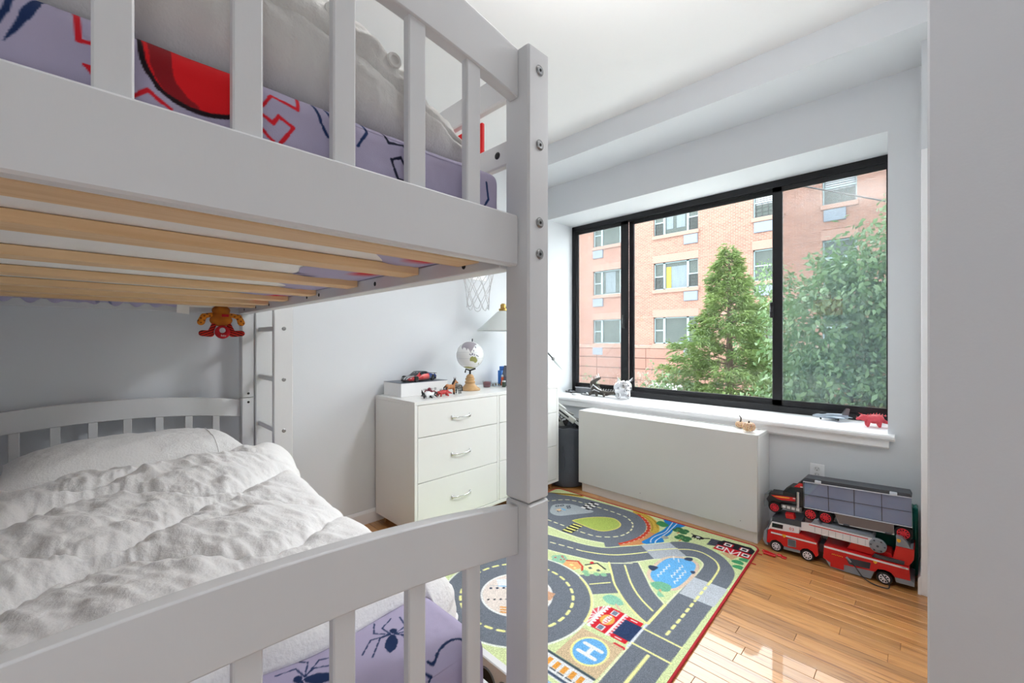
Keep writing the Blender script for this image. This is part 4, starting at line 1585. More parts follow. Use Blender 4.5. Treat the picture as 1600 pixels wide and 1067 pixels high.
model_car('model_car', 'red, blue and black model sports car parked on the white box', (1.575, 2.445, .9287), math.radians(198), .275, racer, m_dark)

m_toy = attr_mat('toy_plastic', 0.45, spec=0.5)


def stand_of_toy():
    pass


# white and black clawed robot toy
t = thing('robot_figure', 'spiky white and black robot figure with maroon joints lying by the box', 'toy figure', (1.50, 2.24, .839))
m_tw = mat('toy_white', (222, 224, 226), 0.4)
m_tb = mat('toy_black', (26, 26, 30), 0.4)
m_tm = mat('toy_maroon', (112, 20, 44), 0.35)
zt = .8395
blob('torso', [('e', (1.505, 2.235, zt + .022), (.030, .020, .021)), ('e', (1.535, 2.238, zt + .018), (.022, .018, .017)), ('c', (1.49, 2.225, zt + .015), (1.485, 2.205, zt + .008), .008, .007), ('c', (1.53, 2.225, zt + .014), (1.535, 2.205, zt + .008), .008, .007)], .0028, m_tw, t)
b = MB()
for P in ([(1.480, 2.235, zt + .024), (1.462, 2.228, zt + .036), (1.455, 2.225, zt + .056)], [(1.482, 2.235, zt + .02), (1.462, 2.225, zt + .02), (1.446, 2.220, zt + .018)], [(1.482, 2.232, zt + .016), (1.466, 2.215, zt + .008), (1.458, 2.205, zt + .003)]):
    b.tube(P, [.009, .0065, .0012], 8)
b.ball((1.475, 2.235, zt + .022), (.012, .012, .012), 10, 7)
b.build('claw', m_tb, t, smooth=50)
b = MB().ball((1.520, 2.238, zt + .052), (.012, .011, .012), 12, 8).ball((1.535, 2.24, zt + .038), (.010, .010, .010), 10, 7)
b.tube([(1.485, 2.24, zt + .036), (1.495, 2.24, zt + .048), (1.508, 2.24, zt + .046), (1.514, 2.24, zt + .036)], .004, 8).tube([(1.54, 2.24, zt + .034), (1.555, 2.24, zt + .040), (1.57, 2.238, zt + .030), (1.585, 2.235, zt + .026)], .004, 8)
b.build('joint', m_tm, t, smooth=50)
b = MB()
for P in ([(1.54, 2.23, zt + .018), (1.552, 2.212, zt + .012), (1.556, 2.202, zt + .0025)], [(1.515, 2.22, zt + .012), (1.51, 2.205, zt + .007), (1.516, 2.196, zt + .0025)], [(1.555, 2.235, zt + .022), (1.567, 2.224, zt + .030), (1.575, 2.215, zt + .010)]):
    b.tube(P, [.006, .005, .0022], 8)
b.build('leg', m_tb, t, smooth=50)

# red dragon figure
t = thing('red_creature', 'crouching glossy red creature figure beside the brown horse', 'toy figure', (1.625, 2.235, .839))
m_tr = mat('toy_red', (176, 24, 26), 0.35, var=0.15, vs=40)
blob('body', [('e', (1.620, 2.235, zt + .026), (.034, .016, .015)), ('e', (1.650, 2.235, zt + .024), (.020, .015, .016)), ('e', (1.588, 2.232, zt + .026), (.016, .011, .011)), ('e', (1.575, 2.230, zt + .018), (.010, .008, .009)),
               ('c', (1.60, 2.222, zt + .02), (1.592, 2.214, zt + .005), .007, .0055), ('c', (1.64, 2.222, zt + .02), (1.648, 2.212, zt + .005), .008, .006), ('c', (1.60, 2.245, zt + .02), (1.595, 2.252, zt + .005), .007, .0055), ('c', (1.65, 2.245, zt + .02), (1.66, 2.252, zt + .005), .008, .006),
               ('c', (1.665, 2.235, zt + .022), (1.70, 2.24, zt + .012), .009, .003)], .0026, m_tr, t)
b = MB()
for k in range(5): b.tube([(1.60 + k * .012, 2.235, zt + .036), (1.604 + k * .012, 2.235, zt + .050)], [.004, .0008], 6)
b.tube([(1.648, 2.235, zt + .038), (1.655, 2.235, zt + .055), (1.665, 2.235, zt + .05)], [.006, .004, .001], 6)
b.build('spikes', m_tb, t, smooth=50)

# brown horse
def horse_col(x, y, z):
    h = z - zt
    if h < .012: return (60, 44, 34)
    return (176, 116, 66) if h > .02 else (150, 96, 56)


t = thing('toy_horse', 'brown toy horse with a dark mane standing on the dresser', 'toy animal', (1.72, 2.27, .839))
hx, hy = 1.700, 2.262
blob('body', [('e', (hx, hy, zt + .052), (.034, .0145, .0165)), ('e', (hx - .022, hy, zt + .054), (.018, .015, .019)), ('e', (hx + .024, hy, zt + .055), (.015, .0135, .018)),
              ('c', (hx + .028, hy, zt + .064), (hx + .042, hy, zt + .088), .012, .008), ('c', (hx + .042, hy, zt + .090), (hx + .062, hy - .002, zt + .074), .0085, .005),
              ('c', (hx + .026, hy - .008, zt + .05), (hx + .028, hy - .009, zt + .026), .0075, .0045), ('c', (hx + .028, hy - .009, zt + .026), (hx + .027, hy - .009, zt + .004), .0045, .005),
              ('c', (hx + .022, hy + .008, zt + .05), (hx + .034, hy + .009, zt + .028), .0075, .0045), ('c', (hx + .034, hy + .009, zt + .028), (hx + .036, hy + .009, zt + .004), .0045, .005),
              ('c', (hx - .026, hy - .008, zt + .05), (hx - .034, hy - .009, zt + .027), .010, .0048), ('c', (hx - .034, hy - .009, zt + .027), (hx - .030, hy - .009, zt + .004), .0048, .005),
              ('c', (hx - .022, hy + .008, zt + .05), (hx - .024, hy + .009, zt + .027), .010, .0048), ('c', (hx - .024, hy + .009, zt + .027), (hx - .018, hy + .009, zt + .004), .0048, .005)], .0024, m_toy, t, color=horse_col, smooth_it=3)
m_mane = mat('dark_mane', (46, 36, 32), 0.7)
b = MB()
for k in range(9):
    u = k / 8
    b.tube([(hx + .022 + .020 * u, hy, zt + .070 + .026 * u), (hx + .014 + .020 * u, hy - .004, zt + .074 + .026 * u), (hx + .016 + .018 * u, hy - .008, zt + .060 + .024 * u)], [.004, .004, .001], 6)
b.tube([(hx + .042, hy - .004, zt + .094), (hx + .042, hy - .006, zt + .104)], [.0035, .0008], 6).tube([(hx + .042, hy + .004, zt + .094), (hx + .042, hy + .006, zt + .104)], [.0035, .0008], 6)
b.build('mane', m_mane, t, smooth=50)
MB().tube([(hx - .038, hy, zt + .062), (hx - .050, hy, zt + .05), (hx - .052, hy, zt + .022)], [.003, .005, .0015], 8).build('tail', m_mane, t, smooth=50)

# grey striped horse, seen end on
t = thing('grey_toy_animal', 'small grey toy donkey standing beside the brown horse', 'toy animal', (1.80, 2.285, .839))
gx, gy = 1.772, 2.272
def grey_col(x, y, z):
    s_ = math.sin((z - zt) * 420 + y * 160)
    return (150, 150, 146) if s_ > -.2 else (96, 98, 98)


blob('body', [('e', (gx, gy, zt + .048), (.014, .032, .0165)), ('e', (gx, gy - .024, zt + .050), (.0145, .016, .018)), ('c', (gx, gy + .024, zt + .060), (gx + .004, gy + .040, zt + .084), .011, .008), ('c', (gx + .004, gy + .040, zt + .084), (gx + .010, gy + .058, zt + .072), .0085, .005),
              ('c', (gx - .009, gy - .024, zt + .045), (gx - .010, gy - .026, zt + .004), .0085, .005), ('c', (gx + .009, gy - .020, zt + .045), (gx + .011, gy - .018, zt + .004), .0085, .005),
              ('c', (gx - .009, gy + .022, zt + .045), (gx - .010, gy + .022, zt + .004), .0075, .005), ('c', (gx + .009, gy + .026, zt + .045), (gx + .010, gy + .030, zt + .004), .0075, .005)], .0024, m_toy, t, color=grey_col, smooth_it=3)
MB().tube([(gx, gy + .036, zt + .092), (gx - .006, gy + .036, zt + .110)], [.004, .001], 6).tube([(gx + .008, gy + .038, zt + .092), (gx + .012, gy + .038, zt + .110)], [.004, .001], 6).build('ear', m_mane, t, smooth=50)
MB().tube([(gx, gy - .040, zt + .060), (gx, gy - .048, zt + .046), (gx, gy - .048, zt + .022)], [.003, .003, .005], 8).build('tail', m_mane, t, smooth=50)

# globe
def globe_material():
    m = mat('globe_map', (228, 230, 230), 0.25, coat=0.3)
    nt = m.node_tree
    p = nt.nodes['Principled BSDF']
    a = nt.nodes.new('ShaderNodeAttribute')
    a.attribute_name = 'print'
    nt.links.new(a.outputs['Color'], p.inputs['Base Color'])
    return m


t = thing('desk_globe', 'small white desk globe with a turned wooden foot', 'globe', (1.955, 2.375, .839))
gx, gy, gz, gr = 1.965, 2.375, 1.094, .100
nlat, nlon = 120, 240
la = np.linspace(-PI / 2, PI / 2, nlat)
lo = np.linspace(0, 2 * PI, nlon)
LA, LO = np.meshgrid(la, lo, indexing='ij')
V = np.stack([np.cos(LA) * np.cos(LO), np.cos(LA) * np.sin(LO), np.sin(LA)], -1)
# the centre of the visible disc faces the room; east runs to the right
fx = np.array([-.640, -.768, 0.0]); rt_ = np.array([.768, -.640, 0.0])
A_, B_, C_ = V @ rt_, V[..., 2], V @ fx
gc_ = Canvas(-1.02, 1.02, -1.02, 1.02, .01, (232, 234, 234))
for k in range(-4, 5): gc_.line([(-1, k * .22), (1, k * .22)], .008, (206, 210, 214))
asia = [(-.55, .75), (-.35, .92), (0, .97), (.3, .9), (.48, .78), (.36, .72), (.3, .62), (.22, .5), (.16, .38), (.08, .30), (.1, .2), (.02, .24), (-.06, .40), (-.16, .50), (-.24, .36), (-.30, .52), (-.46, .56), (-.52, .44), (-.6, .55)]
gc_.poly(S_(asia, 4, True), (158, 152, 160))
for P in ([(.0, .12), (.10, .02), (.05, .0), (-.06, .10)], [(.12, .14), (.22, .18), (.20, .04), (.12, .04)], [(.28, .10), (.34, .12), (.33, -.02), (.29, -.02)], [(.40, .06), (.58, -.02), (.62, -.10), (.48, -.04)], [(.24, .42), (.3, .36), (.28, .26), (.23, .30)], [(.36, .66), (.44, .56), (.40, .52), (.33, .6)]):
    gc_.poly(S_(P, 4, True), (120, 120, 140))
gc_.poly(S_([(.0, -.20), (.08, -.10), (.20, -.06), (.28, -.12), (.36, -.06), (.44, -.18), (.52, -.32), (.48, -.46), (.36, -.54), (.26, -.44), (.10, -.40), (.0, -.38)], 4, True), (150, 154, 96))
gc_.poly(S_([(.56, -.62), (.64, -.52), (.6, -.66)], 4, True), (150, 154, 110))
gc_.poly(S_([(-.5, -.84), (-.2, -.80), (.1, -.84), (.3, -.92), (0, -1), (-.4, -.95)], 4, True), (160, 164, 110))
colr = gc_.at(A_, B_)
back = C_ < 0
n3 = fbm(LO, LA, 1.4, 4)
colr[back] = np.where((n3[back] > .12)[:, None], np.array([158, 152, 160]), np.array([232, 234, 234]))
np_mesh('sphere', (V * gr + np.array([gx, gy, gz])).reshape(-1, 3), gridF(nlat, nlon), globe_material(), t, colors=lin_np(colr.reshape(-1, 3)))
m_turn = mat('turned_wood', (200, 164, 118), 0.45, vs=30, rgb2=(176, 136, 90), stretch=(1, 1, 4))
MB().lathe([(.074, .8395), (.076, .846), (.068, .855), (.052, .864), (.040, .878), (.034, .888), (.038, .894), (.038, .902), (.029, .908), (.034, .916), (.034, .925), (.026, .931), (.029, .938), (.021, .948), (.012, .955)], (gx, gy, 0), 28).build('foot', m_turn, t, smooth=35)
b = MB().tube([(gx, gy, .952), (gx, gy, .985)], .007, 8)
b.tube([(gx - .036 * .768, gy + .036 * .64, .966), (gx - .030 * .768, gy + .030 * .64, .992), (gx, gy, .982), (gx + .040 * .768, gy - .040 * .64, .996)], .006, 8)
b.build('cradle', m_black, t, smooth=50)
MB().tube([(gx + .012, gy - .010, gz + gr - .004), (gx + .013, gy - .011, gz + gr + .012)], [.005, .0035], 8).ball((gx + .013, gy - .011, gz + gr + .014), (.005, .005, .006), 8, 6).build('pin', m_black, t, smooth=50)

# small clear tub of beads
m_clear = glass_mat('clear_plastic', (.93, .95, .95))
m_bead = mat('dark_beads', (70, 66, 78), 0.5, var=0.6, vs=120, rgb2=(150, 40, 50))
t = thing('bead_tub', 'small clear plastic tub of dark beads behind the globe', 'tub', (2.17, 2.42, .839))
MB().lathe([(.026, .8396), (.034, .889), (.036, .889), (.028, .839)], (2.17, 2.42, 0), 20, caps=False).build('tub', m_clear, t, smooth=50)
MB().lathe([(.0005, .8405), (.025, .8405), (.031, .876), (.022, .883), (.0005, .884)], (2.17, 2.42, 0), 18).build('beads', m_bead, t, smooth=50)
# clear dish beside it
t = thing('clear_dish', 'low clear tray of small trinkets next to the bead tub', 'tray', (2.275, 2.44, .839))
b = MB().box(2.235, 2.315, 2.41, 2.47, .8396, .842)
b.box(2.235, 2.237, 2.41, 2.47, .842, .868).box(2.313, 2.315, 2.41, 2.47, .842, .868).box(2.237, 2.313, 2.41, 2.412, .842, .868).box(2.237, 2.313, 2.468, 2.47, .842, .868)
b.build('tray', m_clear, t)
b = MB()
for k in range(7): b.ball((2.245 + .01 * k, 2.43 + .012 * (k % 3), .850 + .004 * (k % 2)), (.008, .007, .007), 8, 6)
b.build('trinkets', mat('trinket_brown', (150, 128, 104), 0.5, var=0.5, vs=60), t, kind='stuff', smooth=60)
# blue storage blocks, leaning tablet, pots
m_blue = mat('blue_card', (24, 110, 196), 0.45, var=0.15, vs=20)
m_purp = mat('purple_card', (96, 84, 196), 0.45, var=0.1, vs=20)
m_slate = mat('slate_cover', (96, 100, 112), 0.4, var=0.1)
tag(MB().box(2.425, 2.475, 2.50, 2.55, .8395, .985, .002).build('blue_box', m_blue, None, loc=(2.45, 2.525, .839)), 'tall bright blue box half hidden by the bed post', 'box')
tag(MB().box(2.375, 2.42, 2.47, 2.515, .8395, .955, .002).build('blue_box', m_blue, None, loc=(2.40, 2.49, .839)), 'shorter blue box just left of the tall blue one on the dresser', 'box')
t = thing('tablet', 'tablet in a dark case leaning on the dresser by the bed post', 'tablet', (2.36, 2.30, .839))
Mx = Matrix.Translation((2.345, 2.36, .8395)) @ Matrix.Rotation(math.radians(17), 4, 'Y')
MB().box(0, .007, -.10, .10, 0, .165, .002, M=Mx).build('case', m_dark, t)
MB().box(-.0012, -.0002, -.092, .092, .008, .157, M=Mx).build('screen', m_slate, t)
def pot(name, label, c, r, h, m, lid):
    t = thing(name, label, 'pot', c)
    MB().lathe([(r * .95, c[2] + .0005), (r, c[2] + .004), (r, c[2] + h * .78), (r * .8, c[2] + h * .82)], (c[0], c[1], 0), 18).build('jar', m, t, smooth=40)
    MB().lathe([(r * .9, c[2] + h * .82), (r * .92, c[2] + h * .85), (r * .92, c[2] + h), (r * .6, c[2] + h)], (c[0], c[1], 0), 18).build('lid', lid, t, smooth=40)


m_pgreen = mat('pot_green', (70, 84, 70), 0.3)
m_pviol = mat('pot_violet', (140, 150, 190), 0.3)
pot('paint_pot', 'dark green paint pot with a pale lid on the dresser', (2.275, 2.34, .839), .015, .05, m_pgreen, m_tw)
pot('paint_pot', 'pale violet paint pot in front of the leaning tablet', (2.315, 2.31, .839), .015, .045, m_pviol, m_tw)
tag(MB().box(2.335, 2.385, 2.24, 2.27, .8395, .895, .002).build('purple_box', m_purp, None, loc=(2.36, 2.255, .839)), 'small purple box at the foot of the leaning tablet', 'box')
t = thing('toy_figure', 'small orange and white figure standing before the blue boxes', 'toy figure', (2.355, 2.44, .839))
MB().lathe([(.012, .8395), (.013, .86), (.009, .88), (.012, .892), (.010, .905), (.001, .908)], (2.355, 2.44, 0), 14).build('body', mat('toy_orange', (214, 100, 60), 0.4), t, smooth=50)
MB().ball((2.355, 2.44, .914), (.011, .011, .011), 12, 8).build('head', m_tw, t, smooth=60)

# balanced-arm desk lamp standing behind the bed post
m_shade = mat('lamp_shade_white', (214, 220, 218), 0.5, var=0.02)
m_brass = mat('brass', (206, 170, 96), 0.3, 0.9, var=0.1)
t = thing('desk_lamp', 'balanced arm desk lamp with a white cone shade and brass neck', 'lamp', (2.60, 2.44, .839))
sc_ = (2.315, 2.39)
b = MB()
b.lathe([(.205, 1.276), (.207, 1.278), (.045, 1.428), (.028, 1.434)], (sc_[0], sc_[1], 0), 40, caps=False)
b.lathe([(.203, 1.277), (.043, 1.427), (.026, 1.433)], (sc_[0], sc_[1], 0), 40, caps=False)
b.build('lamp_shade', m_shade, t, smooth=30, fix=False)
MB().lathe([(.028, 1.432), (.034, 1.436), (.034, 1.450), (.022, 1.456), (.022, 1.482), (.012, 1.492)], (sc_[0], sc_[1], 0), 20).build('neck', m_brass, t, smooth=35)
MB().ball((sc_[0], sc_[1], 1.33), (.03, .03, .045), 14, 10).build('bulb', m_tw, t, smooth=60)
MB().tube([(sc_[0], sc_[1] - .05, 1.285), (sc_[0], sc_[1] - .05, 1.265)], .003, 8).ball((sc_[0], sc_[1] - .05, 1.262), (.005, .005, .005), 8, 6).build('pull_switch', m_dark, t, smooth=50)
A0, A1 = Vector((sc_[0], sc_[1], 1.487)), Vector((3.01, 2.42, 1.01))
MB().tube([A0, A0.lerp(A1, .93)], .006, 10).build('arm', m_dark, t, smooth=50)
MB().ball(tuple(A0.lerp(A1, .95)), (.016, .016, .016), 12, 8).build('joint', m_steel, t, smooth=60)
MB().tube([A0.lerp(A1, .96), A0.lerp(A1, 1.0), Vector((3.115, 2.425, .93))], [.008, .015, .004], 14).build('counterweight', m_shade, t, smooth=50)
pv = A0.lerp(A1, .35)
MB().tube([(pv.x, 2.44, .86), (pv.x, 2.44, pv.z)], .008, 12).lathe([(.08, .8395), (.08, .85), (.06, .858), (.009, .87)], (pv.x, 2.44, 0), 28).build('stand', m_shade, t, smooth=40)

# basketball hoop on the wall
t = thing('basketball_hoop', 'small basketball hoop with a white string net on the back wall', 'hoop', (2.125, 2.60, 1.72))
m_net = mat('net_cord', (206, 206, 208), 0.85)
hx, hy, hz, hr = 2.125, 2.475, 1.73, .130
MB().box(hx - .21, hx + .21, 2.608, 2.6195, 1.69, 1.96, .004).build('backboard', mat('board_white', (236, 236, 236), 0.3), t)
MB().tube([(hx + hr * math.cos(a), hy + hr * math.sin(a), hz) for a in np.linspace(0, 2 * PI, 33)[:-1]], .005, 8, closed=True).box(hx - .03, hx + .03, hy + hr - .003, 2.608, hz - .006, hz + .006).build('rim', mat('hoop_orange', (214, 84, 40), 0.4), t, smooth=50)
nb = MB()
K = 8
rows = [(hr, hz - .004), (hr * .86, hz - .085), (hr * .74, hz - .165), (hr * .72, hz - .235), (hr * .70, hz - .285)]
def npt(k, r):
    a = 2 * PI * (k / K)
    j = .011 * math.sin(k * 5.1 + r * 3)
    return Vector((hx + rows[r][0] * math.cos(a) + j, hy + rows[r][0] * math.sin(a), rows[r][1] + j * 1.5))
for r in range(4):
    for k in range(K):
        k0 = k + (.5 if r % 2 else 0)
        for s_ in (-.5, .5):
            a, c = npt(k0, r), npt(k0 + s_, r + 1)
            if r == 3:
                mdl = a.lerp(c, .5)
                mdl.z -= .018
                nb.tube([a, mdl, c], .0026, 6)
            else:
                nb.tube([a, a.lerp(c, .5) + Vector((0, 0, -.004)), c], .0024, 6)
nb.build('net', m_net, t, smooth=60)

# ------------------------------------------------------------------ felt basket with grey toys
m_felt = mat('grey_felt', (92, 96, 104), 0.95, vs=5, rgb2=(62, 66, 74), bump=0.25, bs=120)
bk = thing('storage_basket', 'tall dark grey felt basket between the dresser and the radiator cover', 'basket', (2.84, 2.135, .009))
bc = (2.86, 2.175)
b = MB()
pr_ = [(.150, .0095), (.158, .02), (.163, .12), (.160, .30), (.165, .44), (.167, .478), (.161, .480), (.157, .44), (.152, .03), (.001, .028)]
n = 40
vs = []
b.lathe([(.001, .0095)] + pr_, (bc[0], bc[1], 0), n, caps=False)
bo = b.build('felt_body', m_felt, bk, smooth=50)
for v in bo.data.vertices:
    a = math.atan2(v.co.y, v.co.x)
    v.co.z += .012 * math.sin(a * 2 + .6) * max(0, v.co.z - .25) * 3 + .004 * math.sin(a * 7) * (v.co.z > .3)
MB().tube([(2.715, 2.10, .34), (2.702, 2.085, .30), (2.698, 2.075, .24), (2.704, 2.085, .18), (2.715, 2.10, .15)], .006, 8).build('handle', m_felt, bk, smooth=50)
m_gtoy = mat('toy_grey', (150, 152, 148), 0.4, var=0.25, vs=14)
m_gtoy2 = mat('toy_pale_grey', (200, 202, 200), 0.4, var=0.1, vs=14)
def blaster(label, loc, rz, pitch, mA):
    t = thing('toy_blaster', label, 'toy', loc, rz, 'grey toys in the felt basket', local=True)
    t.rotation_euler = (0, pitch, rz)
    b = MB().box(-.12, .10, -.016, .016, -.02, .025, .006).box(.10, .17, -.010, .010, -.004, .016, .004).box(-.10, -.02, -.012, .012, .028, .046, .004)
    b.build('body', mA, t)
    b = MB().box(-.10, -.06, -.012, .012, -.09, -.02, .005, M=Matrix.Rotation(math.radians(-14), 4, 'Y')).box(.03, .06, -.012, .012, -.06, -.02, .004)
    b.build('grip', m_tb, t)
    MB().box(-.06, .04, -.0175, .0175, -.004, .010, .002).build('slot', m_tb, t)
    MB().tube([(-.03, 0, -.02), (-.02, 0, -.045), (.0, 0, -.05), (.012, 0, -.02)], .004, 8).build('trigger_guard', m_tb, t, smooth=50)


blaster('long pale grey toy blaster lying across the top of the basket', (2.80, 2.15, .585), math.radians(-62), math.radians(36), m_gtoy2)
blaster('grey toy blaster standing upright at the left of the basket', (2.80, 2.235, .55), math.radians(-40), math.radians(62), m_gtoy)
blaster('dark grey toy blaster at the back of the basket', (2.89, 2.12, .53), math.radians(-75), math.radians(20), m_gtoy)
b = MB().ball((2.86, 2.175, .43), (.145, .145, .05), 20, 8)
tag(b.build('toy_cloth', mat('dark_cloth', (48, 50, 54), 0.9, var=.2, vs=20), None, loc=(2.86, 2.175, .40), smooth=60), 'dark cloth bundle filling the top of the felt basket', 'cloth')
# ------------------------------------------------------------------ things on the window sill
ZS = .7005
m_silver = mat('silver_glaze', (216, 216, 218), 0.12, 0.85, var=0.1, vs=8)
m_grey = mat('gunmetal', (120, 122, 126), 0.35, 0.5, var=0.2, vs=30)


def grey_car(u, v, z):
    if z < .24: return (30, 30, 32)
    return (150, 152, 156) if z < .7 else (70, 74, 80)


model_car('toy_car', 'small grey toy car at the far left end of the sill', (3.27, 2.445, ZS), math.radians(70), .125, grey_car, m_silver)
model_car('toy_car', 'small pale toy car parked in front of the silver box on the sill', (3.225, 2.235, ZS), math.radians(80), .105, lambda u, v, z: (30, 30, 32) if z < .24 else ((196, 196, 198) if z < .7 else (90, 94, 98)), m_silver)
t = thing('silver_box', 'shallow silver box on the sill behind the pale toy car', 'box', (3.33, 2.30, .70))
MB().box(3.29, 3.38, 2.20, 2.40, ZS, .752, .003).build('box_body', m_grey, t)
MB().box(3.286, 3.384, 2.196, 2.404, .7522, .7585, .002).build('lid', m_silver, t)
tag(MB().lathe([(.0005, ZS), (.024, ZS), (.026, .704), (.026, .712), (.022, .716), (.0005, .7165)], (3.145, 2.305, 0), 24).build('white_disc', m_tw, None, loc=(3.145, 2.305, .70), smooth=35), 'small white round pod lying on the sill in front of the cars', 'pod')

# dark pewter dragon skull bowl
m_pewter = mat('dark_pewter', (104, 98, 92), 0.35, 0.6, var=0.5, vs=35)
t = thing('dragon_ornament', 'dark pewter dragon ornament with open jaws on the sill', 'ornament', (3.26, 2.08, .70))
t.scale = (1.25, 1.25, 1.2)
d0 = Vector((3.25, 2.10, ZS))
E = lambda x, y, z: (d0.x + x, d0.y + y, d0.z + z)
blob('body', [('e', E(0, .03, .045), (.030, .036, .040)), ('c', E(0, .05, .03), E(0, .065, .09), .020, .014), ('c', E(0, .062, .095), E(-.004, -.005, .135), .017, .010), ('c', E(0, .055, .075), E(-.002, .0, .085), .014, .008),
               ('c', E(0, .0, .03), E(.0, -.06, .022), .022, .018), ('c', E(0, -.06, .022), E(.01, -.15, .04), .017, .008), ('c', E(-.015, .02, .02), E(-.035, .0, .008), .012, .010), ('c', E(-.015, .06, .02), E(-.03, .07, .008), .012, .010), ('c', E(-.01, -.04, .02), E(-.035, -.06, .008), .012, .009)], .0045, m_pewter, t, smooth_it=3)
b = MB()
for k in range(5):
    b.tube([E(0, .06 - k * .014, .112 + k * .006), E(.0, .068 - k * .014, .135 + k * .008)], [.005, .0008], 6)
for k in range(4):
    b.tube([E(-.01, .045 - k * .013, .115), E(-.012, .044 - k * .013, .098)], [.003, .0006], 5)
for k in range(6):
    b.tube([E(0, -.01 - k * .02, .045), E(0, -.016 - k * .02, .060)], [.005, .0008], 6)
b.build('spikes', m_silver, t, smooth=50)
b = MB().tube([E(-.02, .06, .05), E(-.035, .03, .085), E(-.03, -.01, .055), E(-.02, -.03, .045)], [.004, .005, .005, .003], 8).tube([E(-.02, .05, .035), E(-.036, .02, .05), E(-.03, -.02, .035)], [.003, .004, .003], 8)
b.build('wing_ribs', m_silver, t, smooth=50)

# silver piggy bank
t = thing('piggy_bank', 'shiny silver piggy bank standing on the window sill', 'piggy bank', (3.22, 1.88, .70))
p0 = Vector((3.235, 1.865, ZS))
G = lambda f, s_, z: (p0.x - f * 1.04 + s_ * .78, p0.y - f * .78 - s_ * 1.04, p0.z + z * 1.3)   # f: towards the room, s_: to the right
blob('body', [('e', G(0, 0, .068), (.080, .080, .068)), ('e', G(.038, .012, .085), (.058, .058, .054)), ('c', G(.06, .015, .068), G(.088, .02, .064), .026, .024),
               ('c', G(.03, -.028, .035), G(.034, -.030, .016), .020, .018), ('c', G(.03, .032, .035), G(.036, .034, .016), .020, .018), ('c', G(-.03, -.030, .035), G(-.032, -.032, .016), .020, .018), ('c', G(-.03, .030, .035), G(-.032, .032, .016), .020, .018)], .0045, m_silver, t, smooth_it=3)
b = MB()
for s_ in (-.022, .044):
    b.add([G(.032, s_ - .016, .116), G(.032, s_ + .016, .116), G(.046, s_ + (.016 if s_ > 0 else -.016), .146), G(.022, s_, .116), G(.052, s_, .118)], [(0, 1, 2), (3, 0, 2), (1, 3, 2), (0, 4, 2), (4, 1, 2), (0, 1, 4), (0, 3, 1)])
b.build('ear', m_silver, t)
b = MB()
for s_ in (.012, .028): b.ball(G(.106, s_, .066), .004, 8, 6)
for s_ in (-.006, .032): b.ball(G(.077, s_, .095), .005, 8, 6)
b.build('eyes_and_nostrils', m_dark, t, smooth=60)
MB().tube([G(-.056 + .008 * k * .5, .012 * math.sin(k * 1.2), .080 + .008 * math.cos(k * 1.2)) for k in range(-2, 7)], .003, 6).build('tail', m_silver, t, smooth=50)

# grey toy jet
m_jet = mat('jet_grey', (176, 190, 204), 0.4, var=0.12, vs=30)
t = thing('toy_jet', 'grey toy fighter jet parked on the right part of the sill', 'toy plane', (3.29, .43, ZS), math.radians(112), local=True)
t.scale = (.68, .68, .9)
prof = [(0, .150), (.004, .145), (.010, .12), (.015, .08), (.018, .03), (.019, -.05), (.017, -.10), (.013, -.122)]
b = MB()
b.lathe([(r + .0004, h) for r, h in prof[::-1]], (0, 0, .028), 16, 'x')
b.prism([(.05, .012), (-.02, .095), (-.06, .105), (-.075, .095), (-.06, .012)], .024, .029, 'z')
b.prism([(.05, -.012), (-.02, -.095), (-.06, -.105), (-.075, -.095), (-.06, -.012)], .024, .029, 'z')
b.prism([(-.08, .010), (-.12, .055), (-.14, .055), (-.125, .010)], .027, .031, 'z').prism([(-.08, -.010), (-.12, -.055), (-.14, -.055), (-.125, -.010)], .027, .031, 'z')
b.build('fuselage', m_jet, t, smooth=40)
b = MB()
for s_ in (-1, 1):
    b.prism([(-.07, .04), (-.11, .085), (-.132, .085), (-.122, .04)], s_ * .016 - .0015, s_ * .016 + .0015, 'y')
b.build('tail_fin', m_grey, t)
MB().ball((.07, 0, .042), (.032, .010, .013), 12, 8).build('canopy', m_cabin, t, smooth=60)
for x_, y_ in ((.085, 0), (-.04, .03), (-.04, -.03)):
    b = MB().tube([(x_, y_, .028), (x_, y_, .008)], .002, 6)
    b.lathe([(.0005, -.003), (.0075, -.003), (.0075, .003), (.0005, .003)], (x_, y_, .0078), 12, 'y')
    b.build('landing_gear', m_dark, t, smooth=40)

# red dinosaur
t = thing('toy_dinosaur', 'red spiky toy dinosaur at the right end of the sill', 'toy dinosaur', (3.20, .225, .70))
q0 = Vector((3.21, .225, ZS))
Dn = lambda f, s_, z: (q0.x - .45 * f + .89 * s_, q0.y + .89 * f + .45 * s_, q0.z + z)
m_dino = mat('dino_red', (238, 84, 98), 0.45, var=0.4, vs=45)
blob('body', [('e', Dn(0, 0, .044), (.036, .036, .026)), ('e', Dn(-.02, 0, .046), (.03, .03, .026)), ('e', Dn(.045, 0, .050), (.020, .024, .019)), ('c', Dn(.05, 0, .050), Dn(.078, 0, .042), .014, .008),
               ('c', Dn(-.03, 0, .042), Dn(-.075, .005, .022), .016, .007), ('c', Dn(-.075, .005, .022), Dn(-.12, .012, .014), .007, .004),
               ('c', Dn(.028, -.018, .035), Dn(.036, -.020, .006), .009, .008), ('c', Dn(.028, .018, .035), Dn(.026, .020, .006), .009, .008), ('c', Dn(-.024, -.018, .035), Dn(-.020, -.022, .006), .010, .008), ('c', Dn(-.024, .018, .035), Dn(-.034, .022, .006), .010, .008)], .0034, m_dino, t, smooth_it=2)
b = MB()
for k in range(7):
    b.tube([Dn(.03 - k * .014, 0, .068 - abs(k - 3) * .002), Dn(.026 - k * .014, 0, .082 - abs(k - 3) * .003)], [.006, .0008], 6)
